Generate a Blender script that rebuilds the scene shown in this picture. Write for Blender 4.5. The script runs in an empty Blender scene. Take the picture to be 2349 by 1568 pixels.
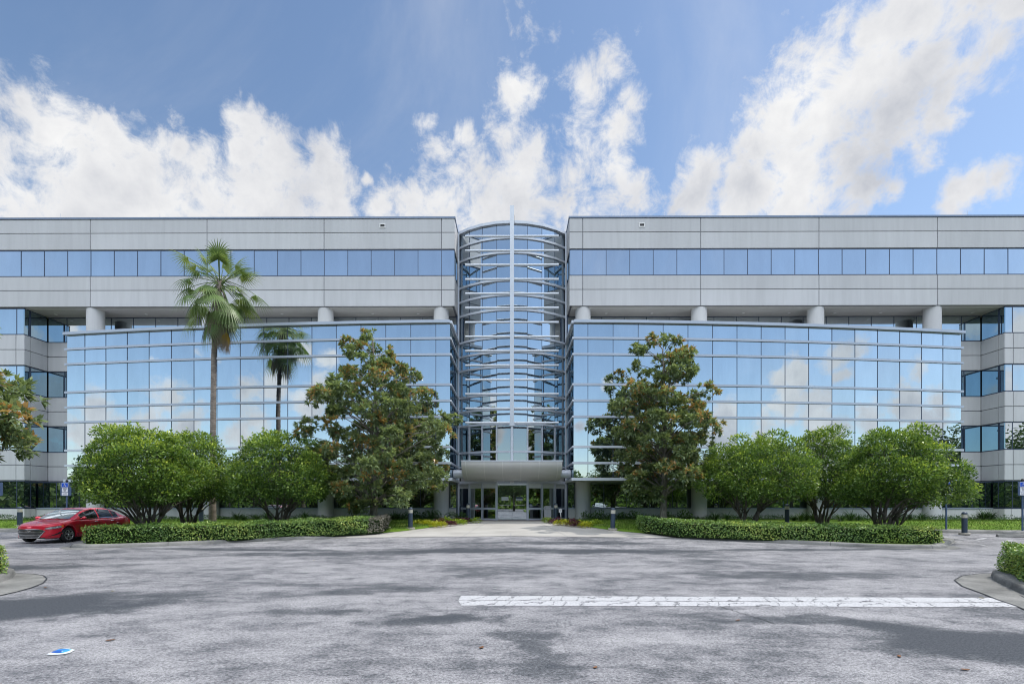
import bpy, math, random
import numpy as np
from mathutils import Vector, Matrix
random.seed(7)
RNG = np.random.default_rng(11)
PI = math.pi
scene = bpy.context.scene
COL = scene.collection

# ------------------------------------------------------------------ helpers
def clamp(v, a, b): return max(a, min(b, v))
def smooth(t):
    t = clamp(t, 0.0, 1.0)
    return t*t*(3-2*t)

CAM_X, CAM_H, FOC, HZ, CX, YAW = 0.18, 1.75, 1190.0, 1152.0, 1175.0, 0.0054

def ground(x, y):
    """height of the land: the drive is level, then it climbs gently to the building"""
    s = 16 + 0.3*min(abs(x), 25.0)
    return 0.57*smooth((y-s)/(31.0-s))

def at(px, d):
    """world x, y of a direction px at distance d in front of the viewpoint"""
    u = (px-CX)/FOC*d
    return (CAM_X - math.sin(YAW)*d + math.cos(YAW)*u, math.cos(YAW)*d + math.sin(YAW)*u)

def on_ground(px, py, dz=0.0):
    d0, d1 = 2.0, 60.0
    for _ in range(60):
        d = (d0+d1)/2
        x, y = at(px, d)
        z = ground(x, y)+dz
        if HZ + (CAM_H-z)*FOC/d > py: d0 = d
        else: d1 = d
    return at(px, d)

class MB:
    def __init__(self):
        self.v, self.f, self.m = [], [], []
    def quad(self, a, b, c, d, mi=0):
        n = len(self.v); self.v += [tuple(a), tuple(b), tuple(c), tuple(d)]
        self.f.append((n, n+1, n+2, n+3)); self.m.append(mi)
    def poly(self, pts, mi=0):
        n = len(self.v); self.v += [tuple(p) for p in pts]
        self.f.append(tuple(range(n, n+len(pts)))); self.m.append(mi)
    def box(self, x0, x1, y0, y1, z0, z1, mi=0):
        n = len(self.v)
        self.v += [(x0,y0,z0),(x1,y0,z0),(x1,y1,z0),(x0,y1,z0),(x0,y0,z1),(x1,y0,z1),(x1,y1,z1),(x0,y1,z1)]
        for f in ((0,3,2,1),(4,5,6,7),(0,1,5,4),(1,2,6,5),(2,3,7,6),(3,0,4,7)):
            self.f.append(tuple(n+i for i in f)); self.m.append(mi)
    def obox(self, o, t, nrm, a0, a1, n0, n1, z0, z1, mi=0):
        """box along a wall: a along t, n outward, z up"""
        n = len(self.v)
        def P(a, w, z): return (o[0]+t[0]*a+nrm[0]*w, o[1]+t[1]*a+nrm[1]*w, z)
        self.v += [P(a0,n1,z0),P(a1,n1,z0),P(a1,n0,z0),P(a0,n0,z0),P(a0,n1,z1),P(a1,n1,z1),P(a1,n0,z1),P(a0,n0,z1)]
        for f in ((0,3,2,1),(4,5,6,7),(0,1,5,4),(1,2,6,5),(2,3,7,6),(3,0,4,7)):
            self.f.append(tuple(n+i for i in f)); self.m.append(mi)
    def tube(self, p0, p1, r0, r1=None, n=12, mi=0, caps=True):
        self.path([p0, p1], [r0, r0 if r1 is None else r1], n, mi, caps)
    def path(self, pts, rad, n=8, mi=0, caps=True):
        pts = [Vector(p) for p in pts]; base = len(self.v)
        up = None
        for i, p in enumerate(pts):
            d = (pts[min(i+1, len(pts)-1)] - pts[max(i-1, 0)]).normalized()
            if up is None:
                up = Vector((0,0,1)) if abs(d.z) < 0.9 else Vector((1,0,0))
            a = d.cross(up)
            if a.length < 1e-6: a = d.cross(Vector((0,1,0)))
            a.normalize(); b = a.cross(d).normalized(); up = b
            for k in range(n):
                an = 2*PI*k/n
                q = p + (a*math.cos(an)+b*math.sin(an))*rad[i]
                self.v.append(tuple(q))
        for i in range(len(pts)-1):
            for k in range(n):
                k2 = (k+1) % n
                self.f.append((base+i*n+k, base+i*n+k2, base+(i+1)*n+k2, base+(i+1)*n+k)); self.m.append(mi)
        if caps:
            self.f.append(tuple(base+k for k in reversed(range(n)))); self.m.append(mi)
            e = base+(len(pts)-1)*n
            self.f.append(tuple(e+k for k in range(n))); self.m.append(mi)
    def lathe(self, prof, c=(0,0,0), n=20, mi=0, axis='z'):
        base = len(self.v)
        for (r, z) in prof:
            for k in range(n):
                a = 2*PI*k/n
                if axis == 'z': self.v.append((c[0]+r*math.cos(a), c[1]+r*math.sin(a), c[2]+z))
                elif axis == 'x': self.v.append((c[0]+z, c[1]+r*math.cos(a), c[2]+r*math.sin(a)))
                else: self.v.append((c[0]+r*math.cos(a), c[1]+z, c[2]-r*math.sin(a)))
        for i in range(len(prof)-1):
            for k in range(n):
                k2 = (k+1) % n
                self.f.append((base+i*n+k, base+i*n+k2, base+(i+1)*n+k2, base+(i+1)*n+k)); self.m.append(mi)
    def loft(self, rings, mi=0, close=False, cap=False):
        base = len(self.v); n = len(rings[0])
        for r in rings: self.v += [tuple(p) for p in r]
        for i in range(len(rings)-1):
            for k in range(n if close else n-1):
                k2 = (k+1) % n
                self.f.append((base+i*n+k, base+i*n+k2, base+(i+1)*n+k2, base+(i+1)*n+k)); self.m.append(mi)
        if cap:
            self.f.append(tuple(base+k for k in reversed(range(n)))); self.m.append(mi)
            e = base+(len(rings)-1)*n
            self.f.append(tuple(e+k for k in range(n))); self.m.append(mi)
    def prism(self, pts, z0, z1, mi=0):
        """vertical prism over a plan polygon; z0/z1 numbers or functions of x,y"""
        n = len(pts); b = len(self.v)
        f0 = z0 if callable(z0) else (lambda x, y: z0)
        f1 = z1 if callable(z1) else (lambda x, y: z1)
        self.v += [(p[0], p[1], f0(p[0], p[1])) for p in pts] + [(p[0], p[1], f1(p[0], p[1])) for p in pts]
        for k in range(n):
            k2 = (k+1) % n
            self.f.append((b+k, b+k2, b+n+k2, b+n+k)); self.m.append(mi)
        self.f.append(tuple(b+n+k for k in range(n))); self.m.append(mi)
        self.f.append(tuple(b+k for k in reversed(range(n)))); self.m.append(mi)
    def build(self, name, mats, parent=None, smooth_=False, recalc=False, angle=None):
        if not isinstance(mats, (list, tuple)): mats = [mats]
        off = WORLD.get(parent.name, (0,0,0)) if parent else (0,0,0)
        me = bpy.data.meshes.new(name)
        V = [(x-off[0], y-off[1], z-off[2]) for x, y, z in self.v]
        me.from_pydata(V, [], self.f)
        for mt in mats: me.materials.append(mt)
        if len(mats) > 1: me.polygons.foreach_set('material_index', self.m)
        if recalc:
            import bmesh
            bm = bmesh.new(); bm.from_mesh(me)
            bmesh.ops.remove_doubles(bm, verts=bm.verts, dist=1e-5)
            bmesh.ops.recalc_face_normals(bm, faces=bm.faces); bm.to_mesh(me); bm.free()
        if smooth_:
            me.polygons.foreach_set('use_smooth', [True]*len(me.polygons))
            if angle:
                me.set_sharp_from_angle(angle=math.radians(angle))
        me.update()
        ob = bpy.data.objects.new(name, me); COL.objects.link(ob)
        if parent:
            ob.parent = parent
            WORLD[ob.name] = off
        else: WORLD[ob.name] = (0,0,0)
        return ob
WORLD = {}

def tag(o, label=None, cat=None, group=None, kind=None):
    if label: o['label'] = label
    if cat: o['category'] = cat
    if group: o['group'] = group
    if kind: o['kind'] = kind
    return o
def thing(name, label, cat, loc=(0,0,0), group=None):
    o = bpy.data.objects.new(name, None); o.empty_display_size = 0.3
    COL.objects.link(o); o.location = loc
    WORLD[o.name] = tuple(loc)
    return tag(o, label, cat, group)
def copy_tree(o, parent=None):
    c = o.copy(); COL.objects.link(c)
    if parent: c.parent = parent
    for ch in list(o.children): copy_tree(ch, c)
    return c

def text(name, body, size, mat, parent, loc, extrude=0.004, rotz=0.0, align='CENTER', shear=0.0, bold=0.0):
    """letters standing upright on a wall that faces -y; loc is the centre in the world"""
    cu = bpy.data.curves.new(name, 'FONT'); cu.body = body; cu.size = size
    cu.align_x = align; cu.align_y = 'CENTER'; cu.extrude = extrude; cu.shear = shear; cu.offset = bold
    tmp = bpy.data.objects.new(name, cu); COL.objects.link(tmp)
    dg = bpy.context.evaluated_depsgraph_get(); dg.update()
    me = bpy.data.meshes.new_from_object(tmp.evaluated_get(dg))
    bpy.data.objects.remove(tmp); bpy.data.curves.remove(cu)
    off = WORLD.get(parent.name, (0,0,0)) if parent else (0,0,0)
    M = Matrix.Translation(Vector(loc)-Vector(off)) @ Matrix.Rotation(rotz, 4, 'Z') @ Matrix.Rotation(PI/2, 4, 'X')
    me.transform(M); me.materials.clear(); me.materials.append(mat)
    ob = bpy.data.objects.new(name, me); COL.objects.link(ob); ob.parent = parent
    WORLD[ob.name] = off
    return ob

# ------------------------------------------------------------------ materials
def new_mat(name):
    m = bpy.data.materials.new(name); m.use_nodes = True
    nt = m.node_tree; nt.nodes.clear()
    return m, nt
def N(nt, typ, **kw):
    n = nt.nodes.new(typ)
    for k, v in kw.items(): setattr(n, k, v)
    return n
def setin(n, **kw):
    for k, v in kw.items():
        n.inputs[k.replace('_', ' ')].default_value = v
def ramp(nt, fac, stops):
    r = N(nt, 'ShaderNodeValToRGB')
    while len(r.color_ramp.elements) < len(stops): r.color_ramp.elements.new(0.5)
    for e, (p, c) in zip(r.color_ramp.elements, stops):
        e.position = p; e.color = (*c, 1) if len(c) == 3 else c
    nt.links.new(fac, r.inputs[0]); return r.outputs[0]
def noise(nt, vec, scale, detail=4, rough=0.55, dist=0.0):
    n = N(nt, 'ShaderNodeTexNoise'); setin(n, Scale=scale, Detail=detail, Roughness=rough, Distortion=dist)
    if vec is not None: nt.links.new(vec, n.inputs['Vector'])
    return n.outputs[0]
def wpos(nt, scale=(1,1,1), loc=(0,0,0)):
    g = N(nt, 'ShaderNodeNewGeometry'); mp = N(nt, 'ShaderNodeMapping')
    mp.inputs['Scale'].default_value = scale; mp.inputs['Location'].default_value = loc
    nt.links.new(g.outputs['Position'], mp.inputs['Vector']); return mp.outputs[0]
def math_(nt, op, a, b=None, c=None, cl=False):
    n = N(nt, 'ShaderNodeMath', operation=op, use_clamp=cl)
    for i, v in enumerate((a, b, c)):
        if v is None: continue
        if isinstance(v, (int, float)): n.inputs[i].default_value = v
        else: nt.links.new(v, n.inputs[i])
    return n.outputs[0]
def mixc(nt, fac, a, b, mode='MIX'):
    n = N(nt, 'ShaderNodeMix', data_type='RGBA', blend_type=mode)
    for idx, v in ((0, fac), (6, a), (7, b)):
        if isinstance(v, (int, float)): n.inputs[idx].default_value = v
        elif isinstance(v, tuple): n.inputs[idx].default_value = (*v, 1) if len(v) == 3 else v
        else: nt.links.new(v, n.inputs[idx])
    return n.outputs[2]
def finish(nt, sh, bump=None):
    o = N(nt, 'ShaderNodeOutputMaterial'); nt.links.new(sh, o.inputs[0])
def principled(nt, color, rough=0.6, metal=0.0, spec=0.5, bump=None, bstr=0.3, bdist=0.02, coat=0.0):
    p = N(nt, 'ShaderNodeBsdfPrincipled')
    if isinstance(color, tuple): p.inputs['Base Color'].default_value = (*color, 1)
    else: nt.links.new(color, p.inputs['Base Color'])
    if isinstance(rough, (int, float)): p.inputs['Roughness'].default_value = rough
    else: nt.links.new(rough, p.inputs['Roughness'])
    p.inputs['Metallic'].default_value = metal
    p.inputs['Specular IOR Level'].default_value = spec
    p.inputs['Coat Weight'].default_value = coat; p.inputs['Coat Roughness'].default_value = 0.03
    if bump is not None:
        b = N(nt, 'ShaderNodeBump'); setin(b, Strength=bstr, Distance=bdist)
        nt.links.new(bump, b.inputs['Height']); nt.links.new(b.outputs[0], p.inputs['Normal'])
    return p.outputs[0]
def plain(name, col, rough=0.5, metal=0.0, spec=0.5, var=0.12, scale=6.0, coat=0.0):
    m, nt = new_mat(name)
    f = noise(nt, wpos(nt), scale, 4)
    c = ramp(nt, f, [(0.3, tuple(x*(1-var) for x in col)), (0.7, tuple(min(1, x*(1+var)) for x in col))])
    finish(nt, principled(nt, c, rough, metal, spec, coat=coat)); return m

def concrete_mat(name, col, streak=0.10, speck=0.06):
    m, nt = new_mat(name)
    f1 = noise(nt, wpos(nt, (0.35, 0.35, 0.10)), 1.0, 5)
    f2 = noise(nt, wpos(nt, (3.0, 3.0, 0.25)), 1.2, 4)
    f3 = noise(nt, wpos(nt), 60.0, 2)
    c1 = ramp(nt, f1, [(0.3, tuple(x*0.93 for x in col)), (0.7, tuple(x*1.05 for x in col))])
    k2 = ramp(nt, f2, [(0.35, (1-streak,)*3), (0.6, (1,)*3)])
    k3 = ramp(nt, f3, [(0.3, (1-speck,)*3), (0.7, (1,)*3)])
    c = mixc(nt, 1.0, c1, k2, 'MULTIPLY'); c = mixc(nt, 1.0, c, k3, 'MULTIPLY')
    # each precast panel was poured in its own batch
    g = N(nt, 'ShaderNodeNewGeometry'); k4 = ramp(nt, g.outputs['Random Per Island'], [(0.0, (0.94,)*3), (1.0, (1.03,)*3)])
    c = mixc(nt, 1.0, c, k4, 'MULTIPLY')
    f5 = noise(nt, wpos(nt, (5.0, 5.0, 0.12)), 1.0, 3); k5 = ramp(nt, f5, [(0.28, (0.955,)*3), (0.42, (1.0,)*3)])
    c = mixc(nt, 1.0, c, k5, 'MULTIPLY')
    finish(nt, principled(nt, c, 0.85, spec=0.25, bump=f3, bstr=0.15, bdist=0.004)); return m

def mirror_mat(name, tint=(0.80,0.88,0.95), body=(0.015,0.03,0.045), fac=0.86, wave=0.0015):
    m, nt = new_mat(name)
    g = N(nt, 'ShaderNodeBsdfGlossy'); g.inputs['Color'].default_value = (*tint, 1); g.inputs['Roughness'].default_value = 0.0
    d = N(nt, 'ShaderNodeBsdfDiffuse'); d.inputs['Color'].default_value = (*body, 1)
    h = noise(nt, wpos(nt), 0.9, 2)
    b = N(nt, 'ShaderNodeBump'); setin(b, Strength=1.0, Distance=wave)
    nt.links.new(h, b.inputs['Height']); nt.links.new(b.outputs[0], g.inputs['Normal'])
    ge = N(nt, 'ShaderNodeNewGeometry')
    pane = ramp(nt, ge.outputs['Random Per Island'], [(0.0, tuple(x*0.90 for x in tint)), (1.0, tint)])
    dirt = ramp(nt, noise(nt, wpos(nt, (1.2, 1.2, 0.35)), 1.0, 6, 0.65), [(0.35, (0.93,)*3), (0.62, (1.0,)*3)])
    nt.links.new(mixc(nt, 1.0, pane, dirt, 'MULTIPLY'), g.inputs['Color'])
    mx = N(nt, 'ShaderNodeMixShader'); mx.inputs[0].default_value = fac
    nt.links.new(d.outputs[0], mx.inputs[1]); nt.links.new(g.outputs[0], mx.inputs[2])
    finish(nt, mx.outputs[0]); return m
def clear_mat(name, fac=0.45, tint=(0.8,0.88,0.92), trans=(0.45,0.55,0.58)):
    m, nt = new_mat(name)
    g = N(nt, 'ShaderNodeBsdfGlossy'); g.inputs['Color'].default_value = (*tint, 1); g.inputs['Roughness'].default_value = 0.0
    t = N(nt, 'ShaderNodeBsdfTransparent'); t.inputs['Color'].default_value = (*trans, 1)
    mx = N(nt, 'ShaderNodeMixShader'); mx.inputs[0].default_value = fac
    nt.links.new(t.outputs[0], mx.inputs[1]); nt.links.new(g.outputs[0], mx.inputs[2])
    finish(nt, mx.outputs[0]); return m

def leaf_mat(name, stops, under=None, rough=0.45, trans=0.25, spec=0.4):
    """stops: colour ramp over the per-leaf 'tint' attribute"""
    m, nt = new_mat(name)
    a = N(nt, 'ShaderNodeAttribute', attribute_name='tint')
    c = ramp(nt, a.outputs['Fac'], stops)
    if under is not None:
        g = N(nt, 'ShaderNodeNewGeometry')
        c = mixc(nt, g.outputs['Backfacing'], c, under)
    p = principled(nt, c, rough, spec=spec)
    tr = N(nt, 'ShaderNodeBsdfTranslucent')
    c2 = mixc(nt, 1.0, c, (1.0, 1.0, 0.55), 'MULTIPLY'); nt.links.new(c2, tr.inputs['Color'])
    mx = N(nt, 'ShaderNodeMixShader'); mx.inputs[0].default_value = trans
    nt.links.new(p, mx.inputs[1]); nt.links.new(tr.outputs[0], mx.inputs[2])
    finish(nt, mx.outputs[0]); return m

M = {}
M['concrete'] = concrete_mat('precast_concrete', (0.60,0.61,0.63), 0.06)
M['column'] = concrete_mat('column_concrete', (0.65,0.655,0.665), 0.05)
M['basewall'] = concrete_mat('base_wall_concrete', (0.68,0.68,0.67), 0.08)
M['soffit'] = plain('soffit_stucco', (0.55,0.545,0.535), 0.9, spec=0.2, var=0.04, scale=1.0)
M['joint'] = plain('joint_sealant', (0.22,0.225,0.25), 0.8, var=0.1)
M['alu'] = plain('painted_aluminium', (0.46,0.52,0.62), 0.38, 0.2, var=0.05, scale=0.7)
M['alu_light'] = plain('light_aluminium', (0.60,0.65,0.73), 0.38, 0.12, var=0.05, scale=0.7)
M['alu_dark'] = plain('dark_mullion', (0.06,0.08,0.13), 0.4, 0.3, var=0.1)
M['coping'] = plain('coping_metal', (0.20,0.25,0.34), 0.4, 0.5, var=0.08)
M['tube'] = plain('screen_aluminium', (0.60,0.64,0.70), 0.38, 0.3, var=0.05, scale=0.8)
M['canopy'] = plain('canopy_panel', (0.62,0.625,0.63), 0.42, 0.1, var=0.05, scale=0.6)
M['glass'] = mirror_mat('reflective_glass', (0.84,0.93,0.99))
M['glass_ribbon'] = mirror_mat('ribbon_glass', (0.92,0.96,1.0), fac=0.93)
M['glass_side'] = mirror_mat('side_glass', (0.60,0.76,0.86), fac=0.74)
M['glass_low'] = mirror_mat('ground_glass', (0.66,0.76,0.78), (0.008,0.014,0.02), 0.62)
M['clear'] = clear_mat('lobby_glass', 0.50)
M['clear_door'] = clear_mat('door_glass', 0.62, trans=(0.6,0.65,0.65))
M['dark_in'] = plain('interior_dark', (0.03,0.04,0.055), 0.7, var=0.3, scale=0.8)
M['floor_in'] = plain('interior_floor', (0.16,0.15,0.14), 0.25, var=0.15)
M['ceil_in'] = plain('interior_ceiling', (0.5,0.5,0.48), 0.9, var=0.05)
M['steel'] = plain('brushed_steel', (0.62,0.63,0.65), 0.28, 0.9, var=0.06)
M['white'] = plain('white_paint', (0.78,0.78,0.78), 0.45, var=0.04)
M['sheet'] = plain('paper_sheet', (0.66,0.70,0.70), 0.8, var=0.03)
M['black'] = plain('black_paint', (0.02,0.02,0.022), 0.5)
M['roof'] = plain('roof_membrane', (0.62,0.62,0.60), 0.85, var=0.08, scale=0.6)
# ------------------------------------------------------------------ the building
YF, YS = 33.6, 35.3                 # facade plane, set-back wall
XT, XW, XE = 3.72, 31.75, 47.0      # tower edge, wing edge, far end
BLD = thing('office_building', 'five storey grey office building with mirror glass and a curved central glass tower', 'building', (0, 34.0, 0.57))
ROOFZ = 20.15
JX = [4.58+7.62*k for k in range(7)]          # concrete joints, from the axis
MX = [4.58+1.524*k for k in range(40)]        # glass joints
GAP = 0.024

def band(mb, o, t, n, L, joints, rows, depth=0.15):
    js = [0.0]+[j for j in joints if 0.05 < j < L-0.05]+[L]
    for (z0, z1) in rows:
        for a, b in zip(js[:-1], js[1:]):
            mb.obox(o, t, n, a+GAP, b-GAP, -depth, 0, z0+GAP, z1-GAP, 0)
    zs = [z for r in rows for z in r]
    mb.obox(o, t, n, 0.03, L-0.03, -depth-0.06, -0.045, min(zs)+0.01, max(zs)-0.01, 1)

def window(parent, o, t, n, a0, a1, z0, z1, edges, gmat, jit=0.0035, depth=0.06):
    g = MB(); es = [a0]+[e for e in edges if a0+0.05 < e < a1-0.05]+[a1]
    def P(a, w, z): return (o[0]+t[0]*a+n[0]*w, o[1]+t[1]*a+n[1]*w, z)
    for a, b in zip(es[:-1], es[1:]):
        q = [-depth+random.uniform(-jit, jit) for _ in range(3)]
        q.append(q[0]+q[2]-q[1])
        g.quad(P(a, q[0], z0), P(b, q[1], z0), P(b, q[2], z1), P(a, q[3], z1))
    w = g.build('window', gmat, parent)
    f = MB()
    for e in (es[:-1] if a0 > 0.05 else es[1:-1]): f.obox(o, t, n, e-0.017, e+0.017, -depth-0.03, -depth+0.018, z0, z1)
    f.obox(o, t, n, a0, a1, -depth-0.03, -depth+0.022, z0, z0+0.05)
    f.obox(o, t, n, a0, a1, -depth-0.03, -depth+0.022, z1-0.05, z1)
    f.build('frame', M['alu_dark'], w)
    return w

UP_ROWS = [(18.16,19.24),(19.24,20.15)]
MID_ROWS = [(14.46,15.53),(15.53,16.44)]
LOW_WIN = [(12.68,14.46),(8.92,10.69),(5.17,6.95)]
LOW_ROWS = [[(10.69,11.7),(11.7,12.68)],[(6.95,7.95),(7.95,8.92)],[(3.2,4.2),(4.2,5.17)]]
CM = [M['concrete'], M['joint']]

for s in (-1, 1):
    fo, ft, fn = (s*XT, YF), (s, 0), (0, -1)
    ro, rt, rn = (s*XT, YF), (0, 1), (-s, 0)
    JF = [j-XT for j in JX]; MF = [m-XT for m in MX]
    for rows in (UP_ROWS, MID_ROWS):
        mb = MB(); band(mb, fo, ft, fn, XE-XT, JF, rows)
        mb.build('spandrel', CM, BLD)
        mb = MB(); band(mb, ro, rt, rn, 2.0, [0.9], rows)
        mb.build('spandrel', CM, BLD)
    # ribbon window, one per bay
    bays = [0.0]+JF
    for a, b in zip(bays[:-1], bays[1:]):
        window(BLD, fo, ft, fn, a+(0.02 if a == 0 else 0.0), b, 16.44, 18.16, MF, M['glass_ribbon'])
    window(BLD, ro, rt, rn, 0.02, 2.0, 16.44, 18.16, [0.35, 1.2], M['glass_side'])
    # coping
    mb = MB(); mb.obox(fo, ft, fn, -0.05, XE-XT, -0.3, 0.04, 20.15, 20.26)
    mb.obox(ro, rt, rn, 0.3, 2.1, -0.3, 0.04, 20.152, 20.258)
    mb.build('coping', M['coping'], BLD)
    # soffit under the upper floors
    mb = MB(); mb.box(min(s*XT, s*XE)+(0.16 if s > 0 else 0), max(s*XT, s*XE)-(0.16 if s < 0 else 0), YF+0.17, YS+0.4, 14.40, 14.475)
    so = mb.build('soffit', M['soffit'], BLD)
    for k in range(9):
        mb = MB(); xx = s*(6.3+3.05*k); mb.lathe([(0.0,-0.012),(0.09,-0.012),(0.10,0.0)], (xx, 34.75, 14.399), 14)
        mb.build('soffit_light', M['white'], so)
    # set-back wall seen above the glass box
    so_o, so_t, so_n = (s*XT, YS), (s, 0), (0, -1)
    bl = [0.0]+[j-XT for j in JX if j < XW-0.3]+[XW-XT]
    for a, b in zip(bl[:-1], bl[1:]):
        window(BLD, so_o, so_t, so_n, a, b, 12.30 if a < 22 else 12.68, 14.40, MF, M['glass'])
    # wing beyond the box: flank, return and set-back piece
    wo, wt, wn = (s*XW, YF), (s, 0), (0, -1)
    vo, vt, vn = (s*XW, YF), (0, 1), (-s, 0)
    bo, bt, bn = (s*XW, YS), (-s, 0), (0, -1)
    wing_mull = [0.55+1.524*k for k in range(12)]
    for rows in LOW_ROWS:
        mb = MB(); band(mb, wo, wt, wn, XE-XW, [0.55, 8.17], rows); mb.build('spandrel', CM, BLD)
        mb = MB(); band(mb, vo, vt, vn, YS-YF+0.01, [0.42], rows); mb.build('spandrel', CM, BLD)
        mb = MB(); band(mb, bo, bt, bn, 4.6, [], rows); mb.build('spandrel', CM, BLD)
    for (z0, z1) in LOW_WIN:
        window(BLD, wo, wt, wn, 0.02, 0.55+7.62, z0, z1-(0.06 if z1 > 14 else 0), wing_mull, M['glass'])
        window(BLD, vo, vt, vn, 0.02, YS-YF, z0, z1-(0.06 if z1 > 14 else 0), [0.42, 0.50], M['glass_side'])
        if z1 < 14: window(BLD, bo, bt, bn, 0.0, 4.6, z0, z1, [1.1, 1.25, 2.7], M['glass_side'])
    # ground floor of the wing
    for (oo, tt, nn, LL, ed) in ((wo, wt, wn, 8.17, wing_mull), (vo, vt, vn, YS-YF, [0.5]), (bo, bt, bn, 4.6, [1.0, 2.5])):
        window(BLD, oo, tt, nn, 0.02, LL, 1.38, 3.17, ed, M['glass_low'])
        mb = MB(); band(mb, oo, tt, nn, LL, [0.42, 1.9, 3.4], [(0.2, 1.36)], 0.2)
        mb.obox(oo, tt, nn, 0.03, LL-0.03, -0.2, -0.02, 3.17, 3.22, 1)
        mb.build('base_wall', [M['basewall'], M['joint']], BLD)
    # ground floor below the glass box
    go = (s*XT, 34.45)
    gb = [0.0]+[j-XT for j in JX if j < 29]+[28.0]
    for a, b in zip(gb[:-1], gb[1:]):
        window(BLD, (s*XT, 34.5), ft, fn, a, b, 1.38, 3.12, MF, M['glass_low'])
        mb = MB(); mb.obox((s*XT, 34.4), ft, fn, a+0.012, b-0.012, -0.25, 0, 0.2, 1.34)
        mb.build('base_wall', M['basewall'], BLD)
        mb = MB(); mb.obox((s*XT, 34.4), ft, fn, a+0.01, b-0.01, -0.3, 0.05, 1.34, 1.385)
        mb.build('sill', M['alu'], BLD)
    # round columns
    for k in range(4):
        x = s*(4.66+7.62*k)
        mb = MB(); mb.lathe([(0.50, 0.2), (0.50, 3.12)], (x, 34.14, 0), 40)
        mb.lathe([(0.50, 12.45), (0.50, 14.44)], (x, 34.14, 0), 40)
        mb.lathe([(0.45, 3.0), (0.45, 12.6)], (x, 34.14, 0), 24)
        mb.build('column', M['column'], BLD, True)
    # small vent in the parapet
    x = s*8.4
    mb = MB(); mb.obox((x, YF), (1, 0), fn, -0.19, 0.19, 0.0, 0.035, 19.54, 19.60); mb.obox((x, YF), (1, 0), fn, -0.19, 0.19, 0.0, 0.035, 19.76, 19.82)
    mb.obox((x, YF), (1, 0), fn, -0.19, -0.14, 0.0, 0.03, 19.60, 19.76); mb.obox((x, YF), (1, 0), fn, 0.14, 0.19, 0.0, 0.03, 19.60, 19.76)
    v = mb.build('vent', M['white'], BLD)
    mb = MB(); mb.obox((x, YF), (1, 0), fn, -0.14, 0.14, 0.0, 0.012, 19.60, 19.76); mb.build('louvre', M['black'], v)
    # lightning rods
    for x in (4.1, 9.9, 16.5, 23.0, 29.5):
        mb = MB(); mb.tube((s*x, YF+0.15, 20.26), (s*x, YF+0.15, 20.62), 0.011, 0.006, 6); mb.build('lightning_rod', M['steel'], BLD)

    # ---------------- curved glass box
    bx = [XT, 4.58]+[4.58+1.524*k for k in range(1, 16)]+[28.75]
    pts = [(s*x, 31.2+x*x/380.0) for x in bx]
    Z = [3.16, 4.13, 5.10, 6.91, 7.88, 8.85, 10.66, 11.63, 12.60]
    nor = []
    for x, y in pts:
        v = Vector((x/190.0, -1.0)).normalized(); nor.append(v)
    def offp(i, w, z): return (pts[i][0]+nor[i].x*w, pts[i][1]+nor[i].y*w, z)
    cw = MB()                                     # hidden frame behind the glass, carries roof and underside
    ring = [(p[0], p[1]) for p in pts]
    poly_b = [offp(i, -0.12, 0)[:2] for i in range(len(pts))]+[(s*28.75, YS-0.08), (s*XT, YS-0.08)]
    cw.prism(poly_b, 12.36, 12.46, 0)
    box = cw.build('curtain_wall', M['roof'], BLD)
    mb = MB(); poly_s = [offp(i, -0.05, 0)[:2] for i in range(len(pts))]+[(s*28.75, 34.9), (s*XT, 34.9)]
    mb.prism(poly_s, 3.10, 3.16); mb.build('underside', M['soffit'], box)
    for r in range(8):
        g = MB(); z0, z1 = Z[r], Z[r+1]
        for i in range(len(pts)-1):
            j = [random.uniform(-0.0036, 0.0036) for _ in range(3)]; j.append(j[0]+j[2]-j[1])
            g.quad(offp(i, j[0], z0), offp(i+1, j[1], z0), offp(i+1, j[2], z1), offp(i, j[3], z1))
        low = r < 2
        g.build('glass_row', M['glass'], box)
    for r, z in enumerate(Z):
        mb = MB()
        if r == 8: a0, a1, w0, w1 = z-0.07, z+0.10, -0.15, 0.20
        elif r == 0: a0, a1, w0, w1 = z-0.09, z+0.08, -0.05, 0.16
        else: a0, a1, w0, w1 = z-0.065, z+0.065, -0.02, 0.09
        rings = []
        idx = list(range(len(pts)))
        for i in idx:
            rings.append([offp(i, w0, a0), offp(i, w1, a0), offp(i, w1, a1), offp(i, w0, a1)])
        # run a little past the outer end
        ex = Vector((s*0.12, 0.018, 0))
        rings.append([tuple(Vector(q)+ex) for q in rings[-1]])
        mb.loft(rings, close=True, cap=True)
        mb.build('rail', M['alu_light' if r in (0, 1, 2) else 'alu'], box)
    for i in range(1, len(pts)-1):
        mb = MB(); t = Vector((-nor[i].y, nor[i].x))
        mb.obox(pts[i], (t.x, t.y), (nor[i].x, nor[i].y), -0.016, 0.016, -0.02, 0.016, 3.2, 12.55)
        mb.build('mullion', M['alu_dark'], box)
    # outer end of the box
    mb = MB(); mb.obox((s*28.75, pts[-1][1]), (0, 1), (s, 0), 0.02, 2.0, -0.05, 0.0, 3.16, 12.5); mb.build('end_panel', M['alu'], box)
    # inner end wall towards the tower
    io = (s*XT, pts[0][1])
    for r in range(8):
        g = MB(); es = [0.03, 1.15, 2.36, 3.4, 4.42]
        for a, b in zip(es[:-1], es[1:]):
            j = [random.uniform(-0.002, 0.002) for _ in range(3)]; j.append(j[0]+j[2]-j[1])
            g.quad((io[0]+j[0], io[1]+a, Z[r]), (io[0]+j[1], io[1]+b, Z[r]), (io[0]+j[2], io[1]+b, Z[r+1]), (io[0]+j[3], io[1]+a, Z[r+1]))
        g.build('glass_row', M['glass_side'], box)
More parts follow.
